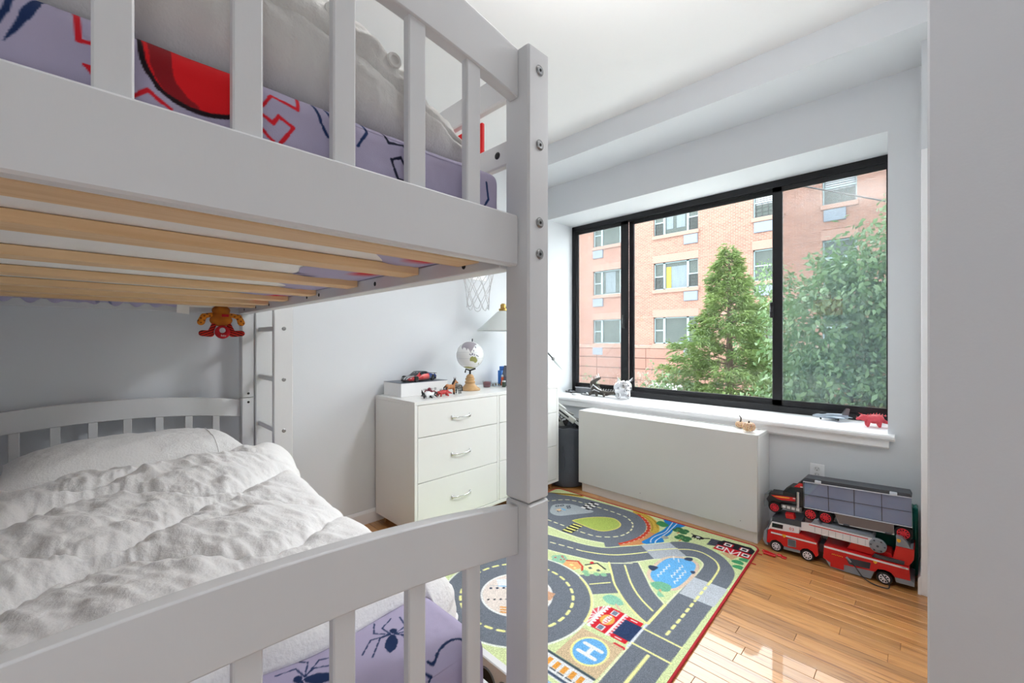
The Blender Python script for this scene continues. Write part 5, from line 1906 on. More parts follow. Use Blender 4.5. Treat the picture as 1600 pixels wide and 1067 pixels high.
for s_ in (-1, 1): b.tube([Dn(.05, .012 * s_, .062), Dn(.066, .016 * s_, .076)], [.004, .0007], 6)
b.tube([Dn(.076, 0, .046), Dn(.084, 0, .058)], [.003, .0006], 6)
b.build('horns', m_dino, t, smooth=50)

# pumpkins on the radiator cover
m_pump = attr_mat('pumpkin_skin', 0.5, bump=.1, bs=90)


def colorize(o, fn):
    me = o.data
    a = me.color_attributes.new('print', 'FLOAT_COLOR', 'POINT')
    cl = lin_np(np.array([fn(*v.co) for v in me.vertices]))
    a.data.foreach_set('color', np.concatenate([cl, np.ones((len(cl), 1))], 1).astype(np.float32).ravel())


def pump_col(x, y, z):
    a = math.atan2(y, x)
    s_ = abs(math.cos(a * 4.5))
    n = math.sin(a * 23 + z * 260) * math.sin(z * 330 + a * 5)
    if s_ < .32: return (206, 150, 96)
    if n > .25: return (150, 78, 104)
    return (238, 214, 178) if n > -.35 else (206, 170, 96)


m_stem = mat('pumpkin_stem', (62, 56, 46), 0.8)


def pumpkin(label, c, r, h, stem):
    t = thing('pumpkin', label, 'pumpkin', c, group='pumpkins on the radiator cover')
    n1, n2 = 72, 20
    P = []
    for i in range(n1 + 1):
        a = 2 * PI * i / n1
        rib = 1 - .10 * abs(math.cos(a * 4.5)) ** 6
        row = []
        for j in range(n2):
            p = -PI / 2 + PI * j / (n2 - 1)
            rr_ = r * (math.cos(p) ** .75) * (.84 + .16 * rib * 1.0) * (rib if j > 1 else 1)
            dimple = .14 * h * math.exp(-(math.cos(p) / .35) ** 2) * (1 if p > 0 else .4)
            zz_ = c[2] + h / 2 + math.sin(p) * (h / 2) - (dimple if p > 0 else -dimple)
            row.append((c[0] + rr_ * math.cos(a), c[1] + rr_ * math.sin(a), max(zz_, c[2] + .0006)))
        P.append(row)
    colorize(MB().grid(np.array(P)).build('skin', m_pump, t, smooth=80), pump_col)
    MB().tube([(c[0], c[1], c[2] + h * .80)] + [(c[0] + s_[0], c[1] + s_[1], c[2] + h * .85 + s_[2]) for s_ in stem], [.006] + [.0045] * (len(stem) - 1) + [.003], 8).build('stem', m_stem, t, smooth=50)


pumpkin('small striped pumpkin with a stubby stem at the front edge of the radiator cover', (2.832, .775, .6475), .037, .058, [(0, 0, .008), (.002, -.001, .014)])
pumpkin('smaller striped pumpkin with a long curved stem behind the other pumpkin', (2.915, .848, .6476), .028, .042, [(.004, -.004, .012), (.004, -.004, .026), (-.004, .004, .042)])

# ------------------------------------------------------------------ fire engine and car transporter toys
m_fred = mat('fire_red', (206, 26, 32), 0.25, coat=0.4)
m_fgrey = mat('toy_mid_grey', (136, 142, 150), 0.4)
m_fdark = mat('toy_dark_grey', (62, 66, 74), 0.4)
m_fwhite = mat('toy_bright_white', (228, 224, 228), 0.35)
m_yel = mat('toy_yellow', (240, 176, 40), 0.4)
m_rrim = mat('rim_red', (216, 34, 50), 0.35)


def toy_wheel(c, r, wd, rim_m, par, spokes=8, hub=None, ring=None):
    """wheel facing -X, centre of its outer face at c."""
    w = MB()
    w.lathe([(r * .68, 0), (r * .95, 0), (r, wd * .12), (r, wd * .88), (r * .95, wd), (.001, wd)], c, 24, 'x')
    wo = w.build('wheel', m_tyre, par, smooth=35)
    h = MB()
    h.lathe([(r * .58, -.0012), (r * .70, -.0012), (r * .70, .003), (r * .58, .003)], c, 24, 'x', caps=False)
    for k in range(spokes):
        a = 2 * PI * k / spokes
        h.tube([(c[0] - .0004, c[1] + r * .12 * math.cos(a), c[2] + r * .12 * math.sin(a)), (c[0] - .0004, c[1] + r * .62 * math.cos(a), c[2] + r * .62 * math.sin(a))], r * (.085 if spokes > 6 else .13), 6)
    h.lathe([(.0006, -.003), (r * .20, -.003), (r * .22, .002), (.0006, .002)], c, 14, 'x')
    h.build('rim', rim_m, wo, smooth=40)
    return wo


FX0, FX1 = 2.757, 2.925
t = thing('toy_fire_engine', 'big red toy fire engine with a white ladder parked against the wall', 'toy truck', (2.84, .36, 0))
def px(poly, x0, x1, name, m, par=None, **k):
    return MB().prism(poly, x0, x1, 'x').build(name, m, par or t, **k)


cab = px([(.655, .112), (.645, .120), (.506, .135), (.44, .122), (.424, .112), (.418, .048), (.43, .036), (.445, .060), (.467, .068), (.489, .060), (.50, .046), (.578, .043), (.592, .058), (.614, .066), (.636, .058), (.648, .038), (.662, .04)], FX0, FX1, 'cab_lower', m_fred)
px([(.655, .113), (.637, .163), (.505, .171), (.506, .136), (.568, .128), (.645, .121)], FX0 + .003, FX1 - .003, 'cab_upper', m_fwhite)
px([(.634, .157), (.581, .160), (.583, .137), (.636, .133)], FX0 + .0015, FX0 + .006, 'side_window', m_cabin)
px([(.6545, .116), (.6385, .160), (.6415, .161), (.658, .117)], FX0 + .016, FX1 - .016, 'windscreen', m_cabin)
px([(.637, .1635), (.635, .190), (.497, .204), (.497, .172)], FX0 + .008, FX1 - .008, 'roof', m_fdark)
px([(.57, .197), (.575, .222), (.535, .226), (.53, .201)], FX0 + .02, FX0 + .06, 'red_beacon', m_fred)
px([(.662, .036), (.655, .024), (.668, .022), (.682, .046), (.675, .10), (.662, .104)], FX0 + .004, FX1 - .004, 'front_bumper', m_fgrey)
px([(.640, .098), (.640, .106), (.427, .112), (.427, .104)], FX0 - .0016, FX0 + .001, 'stripe', m_fwhite)
px([(.558, .092), (.519, .095), (.519, .057), (.558, .050)], FX0 - .002, FX0 + .001, 'side_grille', m_fgrey)
b = MB()
for k in range(5): b.box(FX0 - .0032, FX0 - .0015, .522, .555, .060 + k * .007, .063 + k * .007)
b.build('grille_bar', m_fdark, t)
px([(.578, .0455), (.50, .048), (.50, .030), (.578, .026)], FX0 + .001, FX1 - .001, 'step', m_fgrey)
text_obj('lettering', '03', .022, m_fred, t, (FX0 + .0022, .540, .149), (PI / 2, 0, -PI / 2), space=1.1)
def badge(y, z, r):
    MB().prism([(y + r * .9, z + r * .7), (y - r * .9, z + r * .7), (y - r * .9, z - r * .1), (y, z - r), (y + r * .9, z - r * .1)], FX0 - .0026, FX0 - .0002, 'x').build('badge', m_yel, t)


badge(.575, .102, .010)
for y in (.614, .467, .153):
    toy_wheel((FX0 - .001, y, .0305), .030, .04, m_fwhite, t, 8)
    wo = MB().lathe([(.001, 0), (.030, 0), (.030, .04), (.001, .04)], (FX1 - .039, y, .0305), 20, 'x').build('wheel', m_tyre, t, smooth=35)
tr_ = px([(.393, .114), (.064, .118), (.060, .056), (.115, .052), (.128, .068), (.153, .073), (.178, .068), (.188, .050), (.30, .040), (.367, .030), (.398, .044)], FX0, FX1, 'trailer_body', m_fred)
px([(.398, .060), (.367, .004), (.31, .004), (.302, .070), (.292, .076), (.289, .044), (.208, .050), (.190, .052), (.204, .010), (.29, .006), (.31, .003), (.366, .002), (.405, .046)][:3] + [(.204, .008), (.19, .050), (.24, .052), (.302, .046), (.31, .060), (.37, .058)], FX0 + .0005, FX1 - .001, 'trailer_skirt', m_fgrey)
px([(.366, .077), (.309, .074), (.310, .012), (.366, .010)], FX0 - .0022, FX0 + .001, 'locker_door', m_fred)
b = MB()
for k in range(7): b.ball((FX0 - .0024, .358 - k * .007, .078 + (.001 if k % 2 else 0)), .0022, 6, 5)
b.build('indicator_dots', m_yel, t)
px([(.302, .080), (.204, .088), (.208, .056), (.289, .050)], FX0 - .002, FX0 + .001, 'hose_locker', m_fdark)
px([(.393, .101), (.393, .110), (.066, .113), (.066, .105)], FX0 - .0016, FX0 + .001, 'stripe', m_fwhite)
text_obj('lettering', '1703', .010, m_fdark, t, (FX0 - .0021, .085, .109), (PI / 2, 0, -PI / 2), extrude=.0003)
badge(.187, .098, .008)
px([(.42, .055), (.40, .055), (.40, .10), (.42, .10)], FX0 + .04, FX1 - .04, 'coupling', m_fdark)
# ladder on its turntable
lad_ = px([(.505, .197), (.467, .203), (.200, .206), (.208, .160), (.467, .158), (.505, .153)], FX0 + .012, FX0 + .020, 'ladder', m_fwhite)
px([(.505, .197), (.467, .203), (.200, .206), (.208, .160), (.467, .158), (.505, .153)], FX1 - .055, FX1 - .047, 'ladder_side', m_fwhite, lad_)
px([(.462, .1985), (.215, .2015), (.215, .1975), (.462, .1945)], FX0 + .0108, FX0 + .0125, 'red_line', m_fred, lad_)
b = MB()
for k in range(11): b.box(FX0 + .020, FX1 - .055, .22 + k * .024, .225 + k * .024, .178, .186)
b.build('rungs', m_fwhite, lad_)
b = MB()
for k in range(8): b.box(FX0 + .0106, FX0 + .0122, .225 + k * .030, .2262 + k * .030, .165, .192)
b.build('panel_joint', m_fgrey, lad_)
px([(.453, .2035), (.44, .224), (.425, .228), (.415, .208), (.22, .210), (.20, .208), (.20, .215), (.215, .2275), (.19, .226), (.185, .2065)][:4] + [(.405, .214), (.20, .216), (.19, .2065)], FX0 + .022, FX1 - .056, 'ladder_bed', m_fgrey)
d_ = MB().lathe([(.001, -.006), (.020, -.006), (.022, -.002), (.031, -.002), (.034, .001), (.034, .014), (.001, .014)], (FX0 + .006, .178, .180), 28, 'x').build('turntable_drum', m_fgrey, t, smooth=35)
b = MB()
for k in range(6): b.ball((FX0 + .004, .178 + .0265 * math.cos(k * PI / 3), .180 + .0265 * math.sin(k * PI / 3)), (.002, .004, .004), 8, 5)
b.lathe([(.0005, -.009), (.005, -.009), (.005, -.005), (.0005, -.005)], (FX0 + .006, .178, .180), 12, 'x')
b.build('rivets', m_fdark, d_, smooth=50)
px([(.30, .1185), (.12, .120), (.13, .15), (.28, .158)], FX0 + .03, FX1 - .04, 'turntable_base', m_fred)
px([(.126, .119), (.111, .200), (.046, .202), (.048, .156), (.066, .120)], FX0 + .010, FX1 - .010, 'rear_cabin', m_fred)
px([(.111, .201), (.111, .246), (.090, .246), (.075, .232), (.060, .206), (.050, .203)], FX0 + .014, FX1 - .014, 'rear_hood', m_fgrey)
MB().prism([(.108, .236), (.094, .236), (.094, .226), (.101, .219), (.108, .226)], FX0 + .0118, FX0 + .0142, 'x').build('badge', m_yel, t)
px([(.20, .1195), (.082, .1225), (.080, .138), (.19, .136)], FX0 + .002, FX0 + .012, 'hand_rail', m_fdark)
px([(.115, .0515), (.060, .055), (.046, .050), (.046, .032), (.111, .030)], FX0 - .001, FX1 - .001, 'rear_bumper', m_fgrey)
MB().tube(S_([(FX0 - .006, .294, .078), (FX0 - .014, .264, .052), (FX0 - .030, .232, .018), (FX0 - .040, .196, .0048), (FX0 - .046, .160, .0045), (FX0 - .038, .135, .006), (FX0 - .016, .136, .020), (FX0 - .004, .150, .036), (FX0 - .001, .166, .055)], 6), .0028, 8).build('hose', m_dark, t, smooth=60)
MB().tube([(FX0 - .004, .300, .084), (FX0 - .010, .280, .066)], [.006, .004], 10).build('nozzle', m_fgrey, t, smooth=50)

# car transporter standing on top of the fire engine
SX0, SX1 = 2.802, 2.895
t = thing('toy_transporter', 'black and red toy transporter truck with a clear case, set on the fire engine', 'toy truck', (2.85, .36, .205))
m_case = mat('smoky_case', (168, 180, 204), 0.12, var=0.3, vs=8, rgb2=(126, 138, 162))
m_cover = glass_mat('case_cover', (.90, .93, .97))
cz = [(.492, .414), (.058, .437), (.057, .299), (.488, .276)]
px(cz, SX0 + .008, SX1 - .006, 'car_case', m_case)
px([(.494, .416), (.056, .439), (.055, .297), (.490, .274)], SX0 - .001, SX0 + .001, 'clear_door', m_cover)
b = MB()
fr_ = [(.494, .416), (.056, .439), (.055, .297), (.490, .274)]
b.tube([(SX0, y, z) for y, z in fr_], .0026, 6, closed=True)
b.build('door_edge', mat('clear_edge', (206, 212, 222), 0.2), t, smooth=50)
b = MB()
for k in range(1, 4):
    u = k / 4
    b.tube([(SX0 + .006, .492 - .434 * u, .414 + .023 * u), (SX0 + .006, .488 - .431 * u, .276 + .023 * u)], .0014, 6)
b.tube([(SX0 + .006, .49, .345), (SX0 + .006, .057, .368)], .0014, 6)
b.build('case_divider', m_fdark, t)
px([(.496, .4165), (.486, .437), (.064, .456), (.056, .4395)], SX0 + .004, SX1, 'case_roof', m_fdark)
for y in (.427, .122):
    MB().box(SX0 - .005, SX0 + .006, y - .014, y + .014, .421 + (.427 - y) * .053, .436 + (.427 - y) * .053, .002).build('clasp', mat('clasp_clear', (206, 214, 226), 0.25), t)
px([(.355, .283), (.121, .294), (.119, .242), (.335, .229)], SX0 + .002, SX1 - .004, 'lower_bin', mat('smoky_brown', (120, 112, 112), 0.25, var=.2))
b = MB()
b.tube([(SX0 + .001, y, z) for y, z in [(.355, .283), (.121, .294), (.119, .242), (.335, .229)]], .0018, 6, closed=True)
b.build('bin_edge', m_grille, t)
for y in (.305, .14): MB().box(SX0 - .004, SX0 + .004, y - .013, y + .013, .228 + (.305 - y) * .05, .237 + (.305 - y) * .05, .002).build('clasp', m_fdark, t)
px([(.66, .300), (.655, .312), (.608, .316), (.528, .322), (.528, .286), (.598, .272), (.612, .262), (.633, .268), (.652, .262), (.662, .25), (.676, .27)], SX0 + .006, SX1 - .006, 'hood', m_dark)
px([(.652, .300), (.606, .307), (.531, .315), (.531, .294), (.598, .283), (.62, .287)], SX0 + .0035, SX0 + .0065, 'hood_flash', m_fred)
MB().prism([(.640, .297), (.60, .303), (.56, .307), (.56, .303), (.60, .297)], SX0 + .0025, SX0 + .004, 'x').build('flame', m_yel, t)
px([(.690, .252), (.684, .298), (.664, .306), (.664, .248), (.668, .222), (.688, .222)], SX0 + .008, SX1 - .008, 'grille', m_grey)
px([(.593, .317), (.590, .338), (.556, .372), (.496, .378), (.494, .272), (.528, .270), (.528, .322)], SX0 + .006, SX1 - .006, 'sleeper', m_dark)
px([(.584, .336), (.556, .366), (.534, .369), (.534, .334)], SX0 + .0045, SX0 + .0065, 'cab_window', m_cabin)
px([(.533, .380), (.486, .437), (.494, .378)], SX0 + .006, SX1 - .006, 'roof_fairing', m_dark)
px([(.538, .375), (.514, .401), (.497, .402), (.497, .378)], SX0 + .0035, SX0 + .0065, 'fairing_flash', m_fred)
px([(.508, .384), (.496, .385), (.496, .380), (.508, .379)], SX0 + .0025, SX0 + .004, 'small_lettering', m_fwhite)
px([(.543, .311), (.532, .312), (.532, .307), (.543, .306)], SX0 + .0025, SX0 + .004, 'small_lettering', m_fwhite)
MB().tube([(SX0, .518, .262), (SX0, .518, .352)], .0075, 12).build('exhaust_stack', m_silver, t, smooth=40)
px([(.60, .262), (.501, .266), (.501, .238), (.545, .234), (.60, .240)], SX0 + .002, SX1 - .002, 'fuel_tank', m_grey)
b = MB()
for k in range(4): b.box(SX0 + .0008, SX0 + .0025, .512 + k * .022, .527 + k * .022, .244, .258)
b.build('tank_panel', m_grille, t)
px([(.53, .262), (.08, .288), (.07, .272), (.36, .252), (.50, .240)], SX0 + .03, SX1 - .03, 'chassis', m_dark)
for y, z in ((.633, .233), (.461, .2425), (.393, .2435), (.086, .2575)):
    toy_wheel((SX0 + .001, y, z), .0345 if y < .6 else .031, .03, m_rrim, t, 10)
    MB().lathe([(.001, 0), (.033, 0), (.033, .028), (.001, .028)], (SX1 - .03, y, z), 20, 'x').build('wheel', m_tyre, t, smooth=35)
px([(.130, .262), (.075, .275), (.052, .262), (.052, .252), (.118, .248)], SX0 + .03, SX1 - .03, 'rear_axle', m_dark)

# green lid leaning in the corner
m_teal = mat('teal_plastic', (18, 122, 108), 0.35, var=0.08)
t = thing('teal_bin', 'teal green plastic bin standing in the corner behind the toy trucks', 'bin', (2.955, .16, 0))
b = MB()
b.box(2.930, 2.995, .040, .34, .001, .335, .014)
b.build('bin_body', m_teal, t)
MB().box(2.926, 2.999, .036, .052, .02, .36, .006).box(2.926, 2.999, .052, .345, .3355, .36, .006).build('rim', m_teal, t)

# loose red toy part on the floor
t = thing('red_toy_part', 'flat red plastic toy part lying on the floorboards by the rug corner', 'toy part', (2.70, .625, 0))
b = MB().box(2.672, 2.70, .60, .66, .0006, .012, .003)
b.box(2.700, 2.722, .575, .60, .0006, .009, .003).box(2.690, 2.712, .552, .578, .0006, .008, .002).box(2.700, 2.716, .64, .672, .0006, .010, .002).tube([(2.686, .61, .014), (2.690, .64, .017), (2.70, .655, .012)], .003, 6)
b.build('part_body', m_fred, t)

# white toy board seen through the lower spindles
t = thing('toy_board', 'white upright toy board with black round holes beside the bed', 'toy', (.875, .9, 0))
m_pale = mat('pale_lacquer', (222, 222, 224), 0.4, var=.02)
MB().box(.864, .890, .70, 1.16, .0005, .222, .003).build('panel', m_pale, t)
for y, z, r in ((.885, .165, .022), (.965, .155, .034)):
    MB().lathe([(.0005, -.001), (r, -.001), (r, .001), (.0005, .001)], (.8632, y, z), 24, 'x').build('round_hole', m_hole, t)
    MB().tube([(.8630, y + r * 1.12 * math.cos(a), z + r * 1.12 * math.sin(a)) for a in np.linspace(0, 2 * PI, 25)[:-1]], .003, 8, closed=True).build('ring', m_grey, t, smooth=60)
MB().box(.836, .92, .72, .75, .0004, .02, .003).box(.836, .92, 1.1, 1.13, .0004, .02, .003).build('foot', m_pale, t)

# plush toy hanging head-up under the upper bunk
t = thing('plush_toy', 'brown plush toy with striped red legs and a red ring hanging under the upper bunk', 'plush toy', (.45, 2.40, 1.22))
c0 = Vector((.450, 2.40, 1.30))
Q = lambda x, y, z: (c0.x + x, c0.y + y, c0.z + z)
m_pl = attr_mat('plush_fabric', 0.95, bump=.4, bs=500)
def body_col(x, y, z):
    n = math.sin(x * 90 + z * 60) * .5 + .5
    return (176 + 20 * n, 100 + 16 * n, 34)


def limb_col(x, y, z):
    s_ = math.sin(x * 260) * math.sin(z * 300)
    return (226, 140, 44) if s_ < .55 else (120, 60, 30)


def leg_col(x, y, z):
    return (216, 50, 36) if math.sin(z * 560 + abs(x - c0.x) * 230) > -.25 else (52, 26, 26)


blob('body', [('e', Q(0, 0, -.003), (.047, .036, .030)), ('e', Q(0, 0, .016), (.042, .032, .022)), ('e', Q(0, 0, .043), (.038, .03, .026))], .0042, m_pl, t, color=body_col)
for s_ in (-1, 1):
    blob('arm', [('c', Q(.036 * s_, -.005, .022), Q(.070 * s_, -.012, .014), .011, .012), ('c', Q(.070 * s_, -.012, .014), Q(.080 * s_, -.014, -.014), .013, .016)], .0036, m_pl, t, color=limb_col)
    blob('leg', [('c', Q(.030 * s_, -.008, -.026), Q(.042 * s_, -.012, -.056), .0105, .0115), ('c', Q(.044 * s_, -.014, -.068), Q(.078 * s_, -.028, -.066), .0155, .014)], .0021, m_pl, t, color=leg_col)
m_rp = mat('red_velour', (186, 18, 34), 0.9, var=.1)
MB().tube([Q(.0215 * math.cos(a), -.03, -.056 + .022 * math.sin(a)) for a in np.linspace(0, 2 * PI, 25)[:-1]], [.0055 + .0085 * (1 - math.sin(a)) / 2 for a in np.linspace(0, 2 * PI, 25)[:-1]], 10, closed=True).build('pull_ring', m_rp, t, smooth=60)
m_thread = mat('white_thread', (230, 214, 214), 0.7)
text_obj('stitched_writing', 'Baby', .011, m_thread, t, Q(.001, -.0455, -.077), (PI / 2, 0, 0), extrude=.0004)
MB().box(*[v for v in (Q(-.004, 0, 0)[0], Q(.024, 0, 0)[0])], Q(0, -.040, 0)[1], Q(0, -.036, 0)[1], Q(0, 0, .012)[2], Q(0, 0, .024)[2], .001).build('cloth_tag', m_rp, t)
MB().tube([Q(0, 0, .06), (c0.x, 2.40, 1.372)], .0016, 6).build('cord', m_thread, t)

# ------------------------------------------------------------------ outside: street, building, trees
def brick_material():
    m = bpy.data.materials.new('red_brick')
    m.use_nodes = True
    nt = m.node_tree
    p = nt.nodes['Principled BSDF']
    p.inputs['Roughness'].default_value = 0.9
    tc = nt.nodes.new('ShaderNodeTexCoord')
    sp = nt.nodes.new('ShaderNodeSeparateXYZ')
    cb = nt.nodes.new('ShaderNodeCombineXYZ')
    nt.links.new(tc.outputs['Object'], sp.inputs[0])
    nt.links.new(sp.outputs['Y'], cb.inputs['X'])
    nt.links.new(sp.outputs['Z'], cb.inputs['Y'])
    b = nt.nodes.new('ShaderNodeTexBrick')
    b.inputs['Scale'].default_value = 1
    b.inputs['Brick Width'].default_value = .22
    b.inputs['Row Height'].default_value = .075
    b.inputs['Mortar Size'].default_value = .006
    b.inputs['Color1'].default_value = (*lin(BR1), 1)
    b.inputs['Color2'].default_value = (*lin(BR2), 1)
    b.inputs['Mortar'].default_value = (*lin(BRM), 1)
    nt.links.new(cb.outputs[0], b.inputs['Vector'])
    n = nt.nodes.new('ShaderNodeTexNoise')
    n.inputs['Scale'].default_value = .35
    nt.links.new(tc.outputs['Object'], n.inputs['Vector'])
    hs = nt.nodes.new('ShaderNodeHueSaturation')
    mr = nt.nodes.new('ShaderNodeMapRange')
    mr.inputs['To Min'].default_value = .85
    mr.inputs['To Max'].default_value = 1.15
    nt.links.new(n.outputs['Fac'], mr.inputs['Value'])
    nt.links.new(mr.outputs[0], hs.inputs['Value'])
    nt.links.new(b.outputs['Color'], hs.inputs['Color'])
    nt.links.new(hs.outputs[0], p.inputs['Base Color'])
    bu = nt.nodes.new('ShaderNodeBump')
    bu.inputs['Strength'].default_value = .4
    bu.inputs['Distance'].default_value = .01
    bu.invert = True
    nt.links.new(b.outputs['Fac'], bu.inputs['Height'])
    nt.links.new(bu.outputs[0], p.inputs['Normal'])
    return m


BR1, BR2, BRM = (110, 78, 66), (92, 62, 52), (146, 122, 112)
m_brick = brick_material()
m_stone = mat('pink_stone', (120, 93, 83), 0.85, var=0.1, vs=3)
m_stone2 = mat('base_stone', (110, 80, 70), 0.85, var=0.12, vs=2)
m_wframe = mat('window_frame_teal', (108, 126, 130), 0.5, var=.05)
m_wglass = mat('dark_pane', (34, 44, 44), 0.12, vs=.8, rgb2=(66, 74, 70), spec=.25)
m_ac = mat('ac_grille', (86, 94, 106), 0.6, 0, var=0.1)
m_curt = mat('pale_curtain', (96, 107, 113), 0.8, vs=3, rgb2=(62, 72, 78), stretch=(1, 14, .4))
m_yell = mat('yellow_curtain', (134, 120, 40), 0.8, vs=3, rgb2=(106, 96, 30), stretch=(1, 14, .4))
m_blind = mat('blind_slats', (128, 132, 138), 0.6, var=.1)

BX = 22.0
bl = thing('apartment_building', 'red brick apartment building across the street with wide windows', 'building', (BX + 2, 6, -1.8))
cols = [(14.71, 12.31, 'wide'), (10.77, 8.37, 'wide'), (5.85, 4.65, 'single'), (3.20, 2.05, 'single'), (-.8, -3.2, 'wide'), (18.7, 16.3, 'wide')]
rows = [(1.03, 2.46), (3.97, 5.43), (6.92, 8.38)]
ZTOP, ZBASE = 9.9, .93
# brick skin with real window openings, made of piers and spandrels
b = MB()
ys = sorted(cols, key=lambda c: -c[0])
Y0, Y1 = -8.0, 24.0
edge = Y1
for (a, c, k) in ys:
    b.box(BX, BX + .35, a, edge, ZBASE, ZTOP)
    zc = ZBASE
    for z0, z1 in rows:
        b.box(BX, BX + .35, c, a, zc, z0)
        zc = z1
    b.box(BX, BX + .35, c, a, zc, ZTOP)
    edge = c
b.box(BX, BX + .35, Y0, edge, ZBASE, ZTOP)
b.box(BX + .35, BX + 6, Y0, Y0 + .3, -1.8, ZTOP).box(BX + .35, BX + 6, Y1 - .3, Y1, -1.8, ZTOP).box(BX + .36, BX + 6, Y0, Y1, ZTOP - .2, ZTOP)
b.build('brick_wall', m_brick, bl)
m_joint_shade = mat('joint_shade', (70, 52, 46), 0.9)  # dark colour stands in for the shadow in the gaps between base stones
MB().box(BX - .04, BX + .3, Y0, Y1, -1.8, .755).build('base_backing', m_joint_shade, bl)
for (z0, z1, d) in ((.76, .925, .101), (.215, .755, .08), (-.40, .205, .08), (-1.02, -.41, .08), (-1.8, -1.03, .081)):
    yy = Y1
    if z0 > .7:
        MB().box(BX - d, BX + .3, Y0, Y1, z0, z1, .02).build('belt_course', m_stone, bl)
        continue
    while yy > Y0:
        w_ = 3.2
        MB().box(BX - d, BX + .3, max(Y0, yy - w_) + .008, yy - .008, z0 + .012, z1 - .012, .015).build('base_stone', m_stone2, bl)
        yy -= w_
MB().box(BX - .012, BX + .1, Y0, Y1, 5.43 + .02, 5.50).build('string_course', m_stone, bl)
MB().box(BX - .012, BX + .1, Y0, Y1, 2.47 + .02, 2.53).build('string_course', m_stone, bl)


def far_window(a, c, z0, z1, kind, idx):
    w = MB()
    xg = BX + .16
    T_ = .055
    w.box(xg - .05, xg + .05, c, c + T_, z0, z1).box(xg - .05, xg + .05, a - T_, a, z0, z1).box(xg - .05, xg + .05, c, a, z0, z0 + T_).box(xg - .05, xg + .05, c, a, z1 - T_, z1)
    lights = [(c, a)]
    if kind == 'wide':
        m1, m2 = a - .56, c + .56
        w.box(xg - .05, xg + .05, m1 - .06, m1 + .06, z0, z1).box(xg - .05, xg + .05, m2 - .06, m2 + .06, z0, z1)
        zm = z0 + .72
        w.box(xg - .04, xg + .04, m1, a, zm - .03, zm + .03).box(xg - .04, xg + .04, c, m2, zm - .03, zm + .03)
        lights = [(c + T_, m2 - .06), (m2 + .06, m1 - .06), (m1 + .06, a - T_)]
    else:
        zm = z0 + .72
        w.box(xg - .04, xg + .04, c, a, zm - .03, zm + .03)
        lights = [(c + T_, a - T_)]
    f = w.build('window', m_wframe, bl)
    for (y0, y1) in lights:
        MB().box(xg + .01, xg + .02, y0, y1, z0 + .05, z1 - .05).build('pane', m_wglass, f)
    # surround: lintel, ledge, air conditioner sleeve
    MB().box(BX - .03, BX + .12, c - .04, a + .04, z1, z1 + .42, .01).build('lintel', m_stone, bl)
    MB().box(BX - .10, BX + .14, c - .06, a + .06, z0 - .20, z0 - .001, .02).build('ledge', m_stone, bl)
    if kind == 'wide':
        y0, y1 = (c + .01, c + .72) if idx[0] != 0 else (a - .72, a - .01)
    else:
        y0, y1 = c + .35, a - .05
    if z0 - .7 > ZBASE or True:
        fr = MB().box(BX - .07 if z0 > 2 else BX - .09, BX + .05, y0, y1, z0 - .70, z0 - .215, .01).build('conditioner_sleeve', m_ac, bl)
        g = MB().box((BX - .078) if z0 > 2 else BX - .098, BX - .06, y0 + .03, y1 - .03, z0 - .67, z0 - .245)
        g.build('grille', m_ac, fr)
    # curtains and guards that show
    if idx == (1, 1):
        for (y0, y1, mm) in ((lights[1][1] - .30, lights[1][1] - .04, m_yell), (lights[1][0] + .02, lights[1][1] - .32, m_curt)):
            MB().box(xg - .004, xg + .008, y0, y1, z0 + .06, z1 - .25).build('curtain', mm, f)
    if idx == (1, 2):
        for (y0, y1) in ((lights[1][0] + .1, lights[1][0] + .55), (lights[1][0] + .75, lights[1][1] - .05)):
            MB().box(xg - .004, xg + .008, y0, y1, z0 + .3, z1 - .1).build('curtain', m_curt, f)
    if idx == (0, 1):
        MB().box(xg - .004, xg + .008, lights[1][0] + .3, lights[1][1] - .2, z0 + .1, z1 - .1).build('curtain', m_curt, f)
    if idx in ((1, 1), (1, 2)):
        for (y0, y1) in (lights[0], lights[2]):
            gb = MB()
            for k in range(6): gb.box(xg - .075, xg - .06, y0 + (y1 - y0) * k / 5 - .008, y0 + (y1 - y0) * k / 5 + .008, z0 + .06, z0 + .68)
            for k in range(4): gb.box(xg - .075, xg - .06, y0, y1, z0 + .08 + k * .19, z0 + .10 + k * .19)
            gb.build('window_guard', m_black, f)
    if kind == 'single' and idx[1] >= 2:
        gb = MB()
        for k in range(9): gb.box(xg - .02, xg - .005, c + .08, a - .08, z0 + .62 + k * .09, z0 + .68 + k * .09)
        gb.build('blind', m_blind, f)
        gb = MB()
        for k in range(5): gb.box(xg - .075, xg - .06, c + .1 + k * (a - c - .2) / 4 - .01, c + .1 + k * (a - c - .2) / 4 + .01, z0 + .06, z0 + .66)
        for k in range(4): gb.box(xg - .075, xg - .06, c + .06, a - .06, z0 + .08 + k * .19, z0 + .10 + k * .19)
        gb.build('window_guard', m_black, f)


for i, (a, c, k) in enumerate(cols):
    for j, (z0, z1) in enumerate(rows):
        if k == 'single' and j == 3: pass
        far_window(a, c, z0, z1, k, (i, j))
m_ground = mat('street_ground', (224, 222, 218), 0.9, var=.15, vs=1.5)
MB().box(3.6, 40, -30, 40, -2.0, -1.8).build('ground', m_ground, kind='structure')

m_bounce = mat('bounce_slab_pale', (186, 184, 180), 0.9, var=.1)
MB().box(3.5, 6.0, -3, 6, -1.8, -.25).build('bounce_slab', m_bounce, kind='structure')

